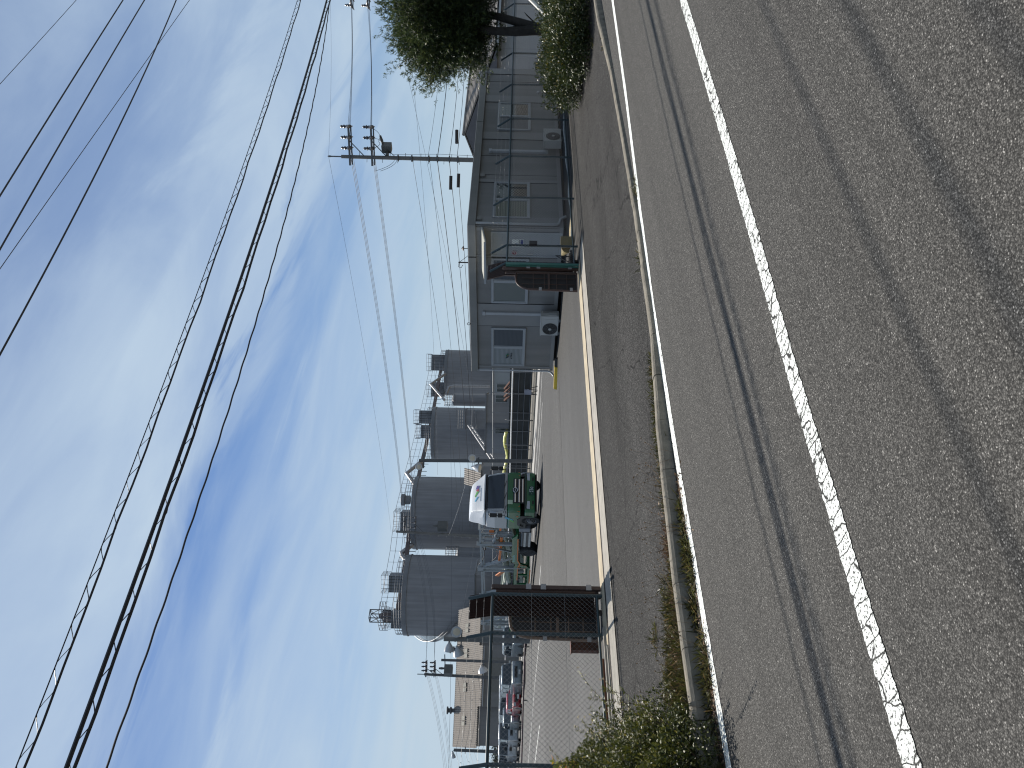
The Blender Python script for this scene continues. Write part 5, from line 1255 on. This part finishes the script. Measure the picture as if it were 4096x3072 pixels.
b = MB(); b.tube([(31.0, 40.6, 0), (31.0, 40.6, .62), (31.0, 40.75, .78), (31.0, 40.9, .8), (31.0, 43.0, .8), (31.0, 43.15, .78), (31.0, 43.3, .62), (31.0, 43.3, 0)], .05, 10)
tag(b.build('guard_rail', RAILM, smooth=True), 'pale bent pipe guard beside the lamp pole by the lorry cab', 'guard rail')
# diagonal braced conveyor leg in front of the third silo
b = MB()
for o_ in (0, .5): b.bar(at_depth(1885, 1702, 120) + Vector((0, 0, o_)), at_depth(1985, 1845, 100) + Vector((0, 0, o_)), .16, .16)
for k in range(9):
    p = at_depth(1885, 1702, 120).lerp(at_depth(1985, 1845, 100), k / 9); q = at_depth(1885, 1702, 120).lerp(at_depth(1985, 1845, 100), (k + 1) / 9); b.bar(p, q + Vector((0, 0, .5)), .08, .08)
tag(b.build('slanting_conveyor', PIPE), 'slanting braced conveyor coming down in front of the third silo', 'conveyor')
# pipe barrier before the car line
bar_ = thing('pipe_barrier', 'low rusty brown pipe barrier in front of the line of parked cars', 'barrier', (21.5, 50, 0))
b = MB(); b.tube([(22.85, 47.5, .28), (20.8, 51.7, .28), (17.7, 55.5, .28), (14.5, 60, .28)], .055, 8); b.build('rail', mat('barrier_brown', (.09, .05, .055), .6, var=.3, sc=1), bar_, smooth=True)
for p in ((22.7, 47.9), (20.8, 51.7), (17.7, 55.5), (15.6, 58.4)):
    b = MB(); b.tube([(p[0], p[1], 0), (p[0], p[1], .28)], .035, 6); b.build('post', BLACK, bar_)

# ================================================================== green lorry (tractor)
tk = local(thing('lorry', 'green and white lorry cab with a white roof deflector facing the gate', 'lorry', (22.7, 32.05, 0))); tk.rotation_euler = (0, 0, rad(-99))
HW_ = 1.06
def sec(x, z0, z1, w0, w1, r=.06):                    # one cross-section of the cab at x (rounded top)
    return [(x, -w0, z0), (x, w0, z0), (x, w0, z0 + (z1 - z0) * .55), (x, w1, z1 - r), (x, w1 - r, z1), (x, -w1 + r, z1), (x, -w1, z1 - r), (x, -w0, z0 + (z1 - z0) * .55)]
b = MB(); b.loft([sec(-.86, .98, 1.62, HW_, HW_), sec(.95, .98, 1.62, HW_, HW_), sec(1.12, .98, 1.60, HW_ - .04, HW_ - .05), sec(1.17, 1.0, 1.58, HW_ - .14, HW_ - .16)]); b.build('lower_cab', TRGREEN, tk, bevel=.02)
b = MB(); b.loft([sec(-.86, 1.621, 2.70, HW_, HW_ - .07, .1), sec(.74, 1.621, 2.70, HW_, HW_ - .07, .1), sec(.94, 1.621, 2.55, HW_ - .02, HW_ - .11, .1), sec(1.115, 1.621, 1.80, HW_ - .05, HW_ - .06, .03)]); cabw = b.build('upper_cab', mat('shaded_white_cab_paint', (.33, .335, .34), .3, coat=.4, var=.03), tk, bevel=.015)  # white paint darkened in its colour for the cab's shaded faces
b = MB()
ws = [(1.135, .92, 1.76), (1.135, -.92, 1.76), (.955, -.86, 2.56), (.955, .86, 2.56)]
b.prism(ws, (.012, 0, .004)); b.build('windscreen', glass('cab_glass', (.012, .018, .025)), tk, bevel=.01)
b = MB(); b.prism([(.97, -.94, 2.585), (.97, .94, 2.585), (.90, .92, 2.665), (.90, -.92, 2.665)], (.05, 0, .01)); b.build('sun_visor', BLACK, tk)
for s in (-1, 1):
    b = MB(); y = s * (HW_ - .035)
    b.prism([(.78, y, 1.84), (.72, y - s * .04, 2.42), (-.05, y - s * .04, 2.42), (-.2, y - s * .02, 2.2), (-.2, y, 1.84)], (0, s * .035, 0)); b.build('side_window', MATS['cab_glass'], tk)
    b = MB(); 
    for p, q in (((.88, .99), (.88, 2.5)), ((-.42, .99), (-.42, 2.55))): b.bar((p[0], s * (HW_ + .001), p[1]), (q[0], s * (HW_ - .03 if q[1] > 2 else HW_), 1.62), .012, .01)
    b.bar((.6, s * (HW_ + .02), 1.72), (.45, s * (HW_ + .02), 1.72), .02, .03); b.build('door_seam', BLACK, tk)
    b = MB()                                          # mirrors on arms
    b.tube([(.95, s * 1.0, 2.48), (1.02, s * 1.22, 2.5), (1.05, s * 1.26, 2.1), (1.0, s * 1.22, 1.72), (1.0, s * 1.03, 1.7)], .018, 6); mr = b.build('mirror_arm', BLACK, tk)
    b = MB(); b.cbox((1.05, s * 1.26, 2.28), (.1, .20, .36)); b.cbox((1.05, s * 1.26, 1.95), (.1, .2, .22)); b.build('mirror', BLACK, mr, bevel=.03)
    b = MB(); b.prism([(1.10, s * .98, 1.28), (1.17, s * .78, 1.02), (1.02, s * 1.065, 1.02)], (.02, s * .012, 0)); b.build('indicator', ORANGE, tk)
    b = MB(); b.prism([(1.185, s * .55, .66), (1.185, s * .93, .70), (1.17, s * .96, .54), (1.185, s * .55, .54)], (.03, 0, 0)); b.build('headlight', mat('headlight_lens', (.5, .52, .54), .1, var=.1, spec=.8), tk, bevel=.01)
    b = MB(); b.lathe([(.05, 0), (.05, .02)], (.55, s * 1.06, 1.12), (0, s, 0), 12); b.build('side_marker', ORANGE, tk)
# wind deflector
D = []
for x, w, wt, z1 in ((1.0, .99, .96, 2.735), (.86, .99, .93, 2.84), (.62, .985, .86, 3.08), (.36, .98, .79, 3.30), (.22, .98, .77, 3.36), (-.2, .97, .76, 3.43), (-.6, .95, .77, 3.48), (-.80, .93, .76, 3.50)):
    h = z1 - 2.69
    D.append([(x, -w, 2.69), (x, w, 2.69), (x, w, 2.69 + h * .16), (x, w - .6 * (w - wt), 2.69 + h * .42), (x, wt + .015, 2.69 + h * .82), (x, wt - .05, z1), (x, wt * .4, z1 + .015), (x, -wt * .4, z1 + .015), (x, -wt + .05, z1), (x, -wt - .015, 2.69 + h * .82), (x, -w + .6 * (w - wt), 2.69 + h * .42), (x, -w, 2.69 + h * .16)])
b = MB(); b.loft(D); df = b.build('roof_deflector', mat('deflector_white', (.66, .67, .675), .3, coat=.3, var=.03), tk, smooth=True, bevel=.03)
nx = Vector((.27, 0, .963)).normalized()
for pts, m_ in ((((.46, -.30), (.40, -.20), (.26, -.24), (.33, -.36)), mat('mark_violet', (.12, .09, .28), .5)), (((.42, -.22), (.44, -.10), (.30, -.16), (.30, -.2)), mat('mark_red', (.45, .08, .10), .5)),
                (((.44, -.10), (.26, .06), (.22, .02), (.34, -.14)), mat('mark_green', (.13, .42, .10), .5)), (((.36, .08), (.42, .10), (.28, .24), (.22, .20)), mat('mark_blue', (.12, .45, .62), .5))):
    def zat(x): return np.interp(x, [-.2, .22, .36, .62, .86, 1.0], [3.445, 3.375, 3.315, 3.095, 2.855, 2.75])
    b = MB(); b.prism([(x + .28, -y * 1.4, zat(x + .28) + .006) for x, y in pts], (.006, 0, .012)); b.build('deflector_mark', m_, df)
b = MB(); b.bar((.80, -.42, 2.915), (.80, .30, 2.915), .02, .012); b.build('deflector_lettering', mat('mark_grey', (.3, .3, .32)), df)
b = MB(); b.prism([(.55, -1.065, 1.72), (.35, -1.065, 1.72), (.05, -1.065, 1.36), (.2, -1.065, 1.32)], (0, -.006, 0)); b.build('door_mark', MATS['mark_blue'], tk)
b = MB(); b.prism([(.3, -1.067, 1.5), (.1, -1.067, 1.5), (-.15, -1.067, 1.28), (.0, -1.067, 1.26)], (0, -.006, 0)); b.build('door_mark', MATS['mark_green'], tk)
# grille, bumper, emblem, plate
b = MB(); b.box((1.13, -.66, .80), (1.185, .66, 1.34)); gr_ = b.build('grille', BLACK, tk, bevel=.015)
for z in (1.24, 1.05, .88):
    b = MB(); b.box((1.186, -.62, z - .035), (1.21, .62, z + .035)); b.build('grille_bar', CHROME, gr_, bevel=.012)
b = MB(); b.lathe([(.15, 0), (.15, .03)], (1.205, 0, 1.24), (1, 0, 0), 24); em = b.build('emblem', BLACK, gr_)
b = MB(); b.tube([(1.245, .125 * math.cos(a), 1.24 + .105 * math.sin(a)) for a in [i * math.pi / 14 for i in range(29)]], .013, 6)
b.tube([(1.245, .10, 1.18), (1.245, .04, 1.245), (1.245, -.04, 1.235), (1.245, -.1, 1.30)], .012, 6); b.build('emblem_mark', CHROME, em, smooth=True)
b = MB(); b.loft([[(x, -w, .30), (x, w, .30), (x, w, .78), (x, -w, .78)] for x, w in ((.45, 1.06), (1.0, 1.06), (1.15, .98), (1.2, .8))]); bp = b.build('bumper', TRGREEN, tk, bevel=.03)
b = MB(); b.box((1.14, -1.0, .785), (1.19, 1.0, .80)); b.box((1.15, -.95, .70), (1.205, .95, .76)); b.build('bumper_slot', BLACK, bp)
for s in (-1, 1):
    b = MB(); b.box((1.195, s * .62 - .09, .36), (1.212, s * .62 + .09, .44)); b.build('fog_lamp', BLACK, bp)
b = MB(); b.box((1.205, -.23, .34), (1.222, .23, .60)); pl = b.build('number_plate', mat('plate_green', (.006, .06, .035), .5), tk)
text_mesh('\u00b7 230', .20, 'plate_number', mat('plate_white', (.75, .76, .74), .5), pl, (1.225, 0, .445), (rad(90), 0, rad(90)))
b = MB(); b.box((1.223, -.08, .56), (1.226, .08, .575)); b.build('plate_small_text', MATS['plate_white'], pl)
for y in (-.75, -.1, .55): MB().bar((1.16, y, 1.66), (1.14, y - .42, 1.80), .02, .02).build('wiper', BLACK, tk)
b = MB(); b.box((1.16, -.72, 1.36), (1.182, -.5, 1.6)); b.build('inspection_sticker', mat('sticker_pale', (.45, .55, .40), .5), tk)
b = MB(); b.box((.45, -1.0, .20), (1.0, 1.0, .30)); b.box((-.86, -1.03, .70), (.42, 1.03, .98)); b.build('underside', BLACK, tk)
for s in (-1, 1):
    b = MB(); b.prism([(.62, s * 1.05, .4), (.62, s * 1.05, .98), (.40, s * 1.05, .99), (.2, s * 1.05, 1.12), (-.35, s * 1.05, 1.12), (-.6, s * 1.05, .98), (-.62, s * 1.05, .80), (-.45, s * 1.05, .98), (.2, s * 1.05, .98), (.5, s * 1.05, .85)], (0, s * .03, 0)); b.build('wheel_arch', BLACK, tk)
    b = MB(); b.box((.44, s * .96, .30), (.70, s * 1.04, .62)); b.build('entry_step', TRGREEN, tk)
def wheel(parent, x, y, s, r=.47, w=.26, dual=False):
    b = MB(); b.lathe([(r * .6, -w / 2), (r * .93, -w / 2), (r, -w * .36), (r, w * .36), (r * .93, w / 2), (r * .6, w / 2)], (x, y, r), (0, s, 0), 28); t = b.build('wheel', RUBBER, parent, smooth=True)
    b = MB(); d = .02 if not dual else -.07
    b.lathe([(r * .60, w / 2 - .01), (r * .58, w / 2 + .012), (r * .5, w / 2 - .03 + d), (r * .3, w / 2 + d), (r * .26, w / 2 + .05 + d), (.04, w / 2 + .06 + d)], (x, y, r), (0, s, 0), 24); b.build('rim', mat('lorry_rim', (.12, .125, .13), .5, .3), t, smooth=True)
    b = MB()
    for k in range(8): a = k * math.pi / 4; b.lathe([(.022, 0), (.022, .03)], (x + r * .4 * math.cos(a), y + s * (w / 2 + d - .01), r + r * .4 * math.sin(a)), (0, s, 0), 6)
    b.build('wheel_nut', BLACK, t); return t
for s in (-1, 1): wheel(tk, 0, s * .90, s); wheel(tk, -3.95, s * .78, s, .46, .5, True)
b = MB()
for s in (-1, 1): b.box((-4.8, s * .42 - .05, .62), (-.6, s * .42 + .05, .92))
for x in (-1.5, -2.6, -4.4): b.box((x - .05, -.37, .66), (x + .05, .37, .88))
b.build('chassis', BLACK, tk)
for s in (-1, 1):
    b = MB(); b.box((-1.35, s * .55, .42), (-.95, s * 1.02, 1.0)); b.build('air_tank', mat('tank_grey', (.20, .21, .23), .5), tk, bevel=.05)
    b = MB(); b.box((-3.25, s * .55, .36), (-1.42, s * .98, .88)); b.build('fuel_tank', mat('tank_dark', (.03, .032, .036), .4), tk, bevel=.06)
    b = MB()
    for z in (.44, .68): b.box((-3.22, s * .985, z - .055), (-1.44, s * 1.0, z + .055))
    b.build('side_guard', mat('guard_alu', (.42, .43, .43), .4, .5), tk)
b = MB(); b.tube([(-.95, -.3, 2.1), (-1.2, -.25, 2.35), (-1.35, -.3, 1.9), (-1.6, -.2, 1.3)], .02, 6); b.tube([(-.95, .1, 2.1), (-1.2, .15, 2.2), (-1.5, .1, 1.3)], .02, 6); b.build('air_hose', CABLE, tk, smooth=True)
b = MB(); b.box((-1.0, -.9, 1.0), (-.88, .9, 2.2)); b.build('rear_panel', mat('tank_dark', (.03, .032, .036)), tk)

# ================================================================== car carrier trailer
tl = local(thing('car_carrier_trailer', 'green and grey car carrier trailer with sloping ramps coupled behind the lorry cab', 'trailer', (22.7, 32.05, 0))); tl.rotation_euler = (0, 0, rad(-99))
b = MB()
for s in (-1, 1):
    P_ = [(-1.75, 1.05), (-2.2, 1.32), (-4.9, 1.32), (-5.3, 1.28), (-5.6, 1.1), (-6.0, 1.18), (-7.9, 1.14), (-7.9, 1.0), (-6.0, .98), (-5.4, .86), (-5.0, 1.04), (-2.2, 1.06)]
    b.prism([(x, s * 1.02, z) for x, z in P_], (0, -s * .1, 0))
    b.prism([(x, s * 1.02, z) for x, z in ((-5.5, .86), (-5.5, 1.1), (-6.1, .72), (-6.1, .42), (-17.6, .30), (-17.6, .2), (-6.2, .3), (-5.8, .5))], (0, -s * .1, 0))
    for x in (-6.1, -7.2, -8.6, -10.5, -12.5, -14.5, -16.5): b.bar((x, s * .97, .28), (x, s * .97, 1.08), .1, .08)
    b.box((-17.6, s * .92, .98), (-7.8, s * 1.02, 1.12))
for x in (-2.4, -3.6, -5.0, -6.2, -8, -10, -12, -14, -16): b.box((x - .05, -.92, 1.0 if x > -6 else .3), (x + .05, .92, 1.12 if x > -6 else .42))
b.build('chassis_frame', TRGREEN, tl)
b = MB()
for s in (-1, 1):
    b.prism([(x, s * 1.025, z) for x, z in ((-2.2, 1.06), (-5.0, 1.03), (-5.5, .9), (-6.0, .99), (-7.9, 1.0), (-7.9, .95), (-6.0, .93), (-5.5, .83), (-5.0, .97), (-2.2, 1.0))], (0, s * .004, 0))
    b.box((-17.6, s * 1.022, .24), (-6.3, s * 1.026, .30))
    b.box((-5.7, s * 1.03, .5), (-6.1, s * 1.035, .52)); b.box((-5.7, s * 1.03, .86), (-6.1, s * 1.035, .88)); b.box((-5.7, s * 1.03, .5), (-5.72, s * 1.035, .88)); b.box((-6.1, s * 1.03, .5), (-6.08, s * 1.035, .88))
b.build('orange_edge', ORANGE, tl)
for (x, dx) in ((-3.0, .0), (-6.15, .0), (-10.6, 0), (-15.5, 0)):
    for s in (-1, 1):
        w = .20 if x > -5 else .13
        b = MB(); b.box((x - w / 2, s * .88, 1.3 if x > -5 else .6), (x + w / 2, s * 1.03, 3.15)); b.build('post', GREYB, tl, bevel=.008)
        b = MB(); b.bar((x - .12, s * .96, 3.08), (x - 1.05 if x > -5 else x + 1.3, s * .96, 1.25), .09, .07)
        if x < -5: b.box((x - .62, s * .9, .6), (x - .52, s * 1.0, 3.15)); b.box((x - .62, s * .9, 2.85), (x, s * 1.0, 3.17))
        b.build('brace', GREYB, tl)
b = MB()
for s in (-1, 1):
    b.bar((-1.2, s * .95, 2.95), (-17.2, s * .95, 2.98), .07, .09); b.bar((-1.3, s * .95, 2.1), (-2.9, s * .95, 2.3), .07, .07)
    for x in (-1.25, -1.7, -2.3): b.bar((x, s * .95, 2.0), (x, s * .95, 2.95), .05, .05)
for x in (-1.3, -3.0, -6.2, -10.6, -15.5): b.bar((x, -.95, 3.0), (x, .95, 3.0), .07, .09)
b.build('top_rail', GREYB, tl)
b = MB()
for s in (-1, 1):                                     # sloping ramps of the upper and lower deck
    for (p, q) in (((-1.15, 2.35), (-4.2, 1.75)), ((-4.2, 1.75), (-9.0, 1.35)), ((-3.6, 1.45), (-8.3, .62)), ((-9.0, 1.6), (-17.3, 1.9)), ((-8.3, .62), (-17.3, .55))):
        b.bar((p[0], s * .55, p[1]), (q[0], s * .55, q[1]), .42, .09)
        b.bar((p[0], s * .78, p[1] + .08), (q[0], s * .78, q[1] + .08), .05, .14)
b.build('ramp', OLIVE, tl)
b = MB()
for s in (-1, 1): b.bar((-2.4, s * .85, 1.86), (-5.6, s * .85, 1.98), .08, .12); b.box((-1.5, s * .8, 2.25), (-1.95, s * .9, 2.5)); b.bar((-6.9, s * .9, 1.75), (-7.6, s * .9, 2.1), .06, .2)
b.build('orange_beam', ORANGE, tl)
b = MB()
for s in (-1, 1):
    b.tube(sag((-2.9, s * .9, 3.05), (-6.0, s * .9, 3.1), .3, 10), .022, 6); b.tube([(-3.05, s * .85, 2.75), (-4.0, s * .85, 2.72)], .05, 8); b.tube(sag((-3.3, s * .8, 2.6), (-5.9, s * .8, 2.5), .45, 10), .018, 6)
b.build('hydraulic_hose', CABLE, tl, smooth=True)
for s in (-1, 1):
    b = MB()
    for x in (-1.6, -1.9, -2.2): b.bar((x, s * .9, 1.35), (x, s * .9, 2.2), .05, .05)
    for k in range(9): b.box((-1.62 - .06 * k, s * .91, 1.55 + .02), (-1.60 - .06 * k, s * .93, 2.1))
    b.build('front_ladder', GREYB, tl)
for s in (-1, 1):
    for x in (-14.6, -15.5): wheel(tl, x, s * .85, s, .36, .24)
b = MB(); b.box((-17.7, -1.02, .28), (-17.6, 1.02, 1.3)); b.box((-17.55, -1.04, .4), (-16.3, -1.03, 1.2)); b.box((-17.55, 1.03, .4), (-16.3, 1.04, 1.2)); b.build('tail_panel', TRGREEN, tl)
b = MB(); b.box((-17.74, -1.0, .34), (-17.7, 1.0, .44)); b.build('tail_strip', ORANGE, tl)
for s in (-1, 1):
    xs = -3.95
    b = MB()
    for k in range(8): b.box((-4.35 - .12 * k, s * 1.121 - s * .1, 1.15), (-4.28 - .12 * k, s * 1.124 - s * .1, 1.26 if k % 3 else 1.22))
    b.build('side_lettering', mat('lettering_teal', (.30, .55, .50), .5), tl)

# ================================================================== parked cars
def car(label, loc, rz, L=3.4, Wd=1.46, H=1.75, hood=.55, hz=.98, belt=1.0, paintm=WHITEC, kind='van', group='cars parked in a line beyond the yard'):
    t = local(thing('parked_car', label, 'car' if kind != 'van' else 'van', loc, group)); t.rotation_euler = (0, 0, rz)
    f = L / 2; w = Wd / 2; cl = .2
    def prof(w_, ins): return [(-f + ins, w_, cl + .05), (-f * .98 + ins, w_, belt * .7), (-f * .97 + ins, w_, belt), (f - hood - .04, w_, belt), (f - .12 - ins, w_, hz - .04), (f - ins, w_, hz - .22), (f - ins * .6, w_, cl + .12), (f - .1, w_, cl)]
    b = MB(); b.loft([prof(-w, .06), prof(-w * .94, .0), prof(0, -.03), prof(w * .94, .0), prof(w, .06)]); b.build('body', paintm, t, bevel=.03, smooth=True)
    ra = {'van': .10, 'kei': .32, 'hatch': .6}[kind]; xb = -f + .06; xf = f - hood
    def gsec(z, k, inset): return [(xb + inset * .5, -w * k, z), (xf + (.05 if z <= belt else -inset), -w * k, z), (xf + (.05 if z <= belt else -inset), w * k, z), (xb + inset * .5, w * k, z)]
    b = MB(); b.loft([gsec(belt - .01, .965, 0), gsec(H - .16, .86, ra * .8), ]); gh = b.build('window', glass('car_glass', (.02, .028, .034), .05), t)
    b = MB(); b.loft([gsec(H - .16, .875, ra * .8), gsec(H - .05, .85, ra * .95), gsec(H, .74, ra * 1.1 + .12)]); b.build('roof', paintm, t, bevel=.03, smooth=True)
    b = MB()
    for s in (-1, 1):
        for (xa, xt) in ((xf + .03, xf - ra * .8), (xb + .02, xb + ra * .42), ((xf + xb) / 2 + .1, (xf + xb) / 2 + .08)):
            b.bar((xa, s * w * .968, belt - .02), (xt, s * w * .872, H - .15), .07, .03, up=(0, 1, 0))
    b.build('pillar', paintm, t)
    for s in (-1, 1):
        for x in (f - .58, -f + .62):
            r = .29; b = MB(); b.lathe([(r * .6, -.09), (r * .95, -.09), (r, -.05), (r, .06), (r * .95, .09), (r * .62, .09)], (x, s * (w - .09), r), (0, s, 0), 20); wh_ = b.build('wheel', RUBBER, t, smooth=True)
            b = MB(); b.lathe([(r * .62, .085), (r * .55, .07), (.03, .1)], (x, s * (w - .09), r), (0, s, 0), 12); b.build('rim', mat('alloy_rim', (.33, .34, .35), .35, .7), wh_)
        b = MB(); b.lathe([(.33, 0), (.33, .02)], (f - .58, s * (w - .012), .30), (0, s, 0), 20); b.lathe([(.33, 0), (.33, .02)], (-f + .62, s * (w - .012), .30), (0, s, 0), 20); b.build('wheel_arch', BLACK, t)
        b = MB(); b.cbox((xf + .02, s * (w + .08), belt + .08), (.12, .17, .15)); b.build('mirror', paintm, t, bevel=.03)
        b = MB(); b.prism([(f + .0, s * w * .55, hz - .12), (f - .02, s * w * .92, hz - .10), (f - .02, s * w * .92, hz - .27), (f + .0, s * w * .6, hz - .25)], (.045, 0, 0)); b.build('headlight', mat('headlight_lens', (.5, .52, .54)), t)
    b = MB(); b.box((f - .02, -w * .5, hz - .42), (f + .035, w * .5, hz - .2)); b.build('grille', BLACK, t)
    b = MB(); b.box((f + .02, -.16, .36), (f + .045, .16, .50)); b.build('number_plate', mat('plate_white', (.75, .76, .74)), t)
    return t
CH = lambda dx=0: math.atan2(-.985, -.17 + dx)
SILV = mat('silver_car_paint', (.22, .255, .27), .3, .3, coat=.5, var=.03); SILB = mat('bluish_car_paint', (.13, .165, .185), .3, .3, coat=.5, var=.03); REDP = mat('red_car_paint', (.34, .012, .022), .25, coat=.6, var=.04); NAVY = mat('navy_car_paint', (.02, .025, .045), .25, coat=.5)
car('silver tall car partly behind the tail of the green trailer', (26.2, 54.3, 0), CH(), 3.4, 1.48, 1.72, .6, 1.0, 1.05, SILV, 'kei')
car('pale silver minivan with a wide grille at the head of the parked line', (25.1, 58.2, 0), CH(-.02), 3.9, 1.62, 1.78, .75, 1.0, 1.05, SILV, 'kei')
car('small red car in the line behind the silver minivan', (25.0, 62.4, 0), CH(), 3.4, 1.5, 1.34, .95, .86, .86, REDP, 'hatch')
car('grey blue rounded small car behind the red car', (25.3, 66.3, 0), CH(), 3.4, 1.48, 1.58, .75, .92, .95, SILB, 'hatch')
car('white box shaped van behind the grey blue car', (25.4, 70.6, 0), CH(), 3.4, 1.5, 1.92, .22, 1.12, 1.05, WHITEC, 'van')
car('second white box shaped van, further back and near the left picture edge', (25.6, 74.9, 0), CH(), 3.4, 1.5, 1.92, .22, 1.12, 1.05, WHITEC, 'van')
car('white and navy van cut by the left picture edge', (25.7, 79.2, 0), CH(), 3.4, 1.5, 1.92, .25, 1.12, 1.05, NAVY, 'van')
car('white high roofed van in the rear row behind the red car', (28.4, 68.0, 0), CH(), 4.4, 1.66, 1.95, .4, 1.1, 1.05, WHITEC, 'van')
car('white high roofed van in the rear row behind the grey blue car', (28.6, 73.6, 0), CH(), 4.4, 1.66, 1.95, .4, 1.1, 1.05, WHITEC, 'van')
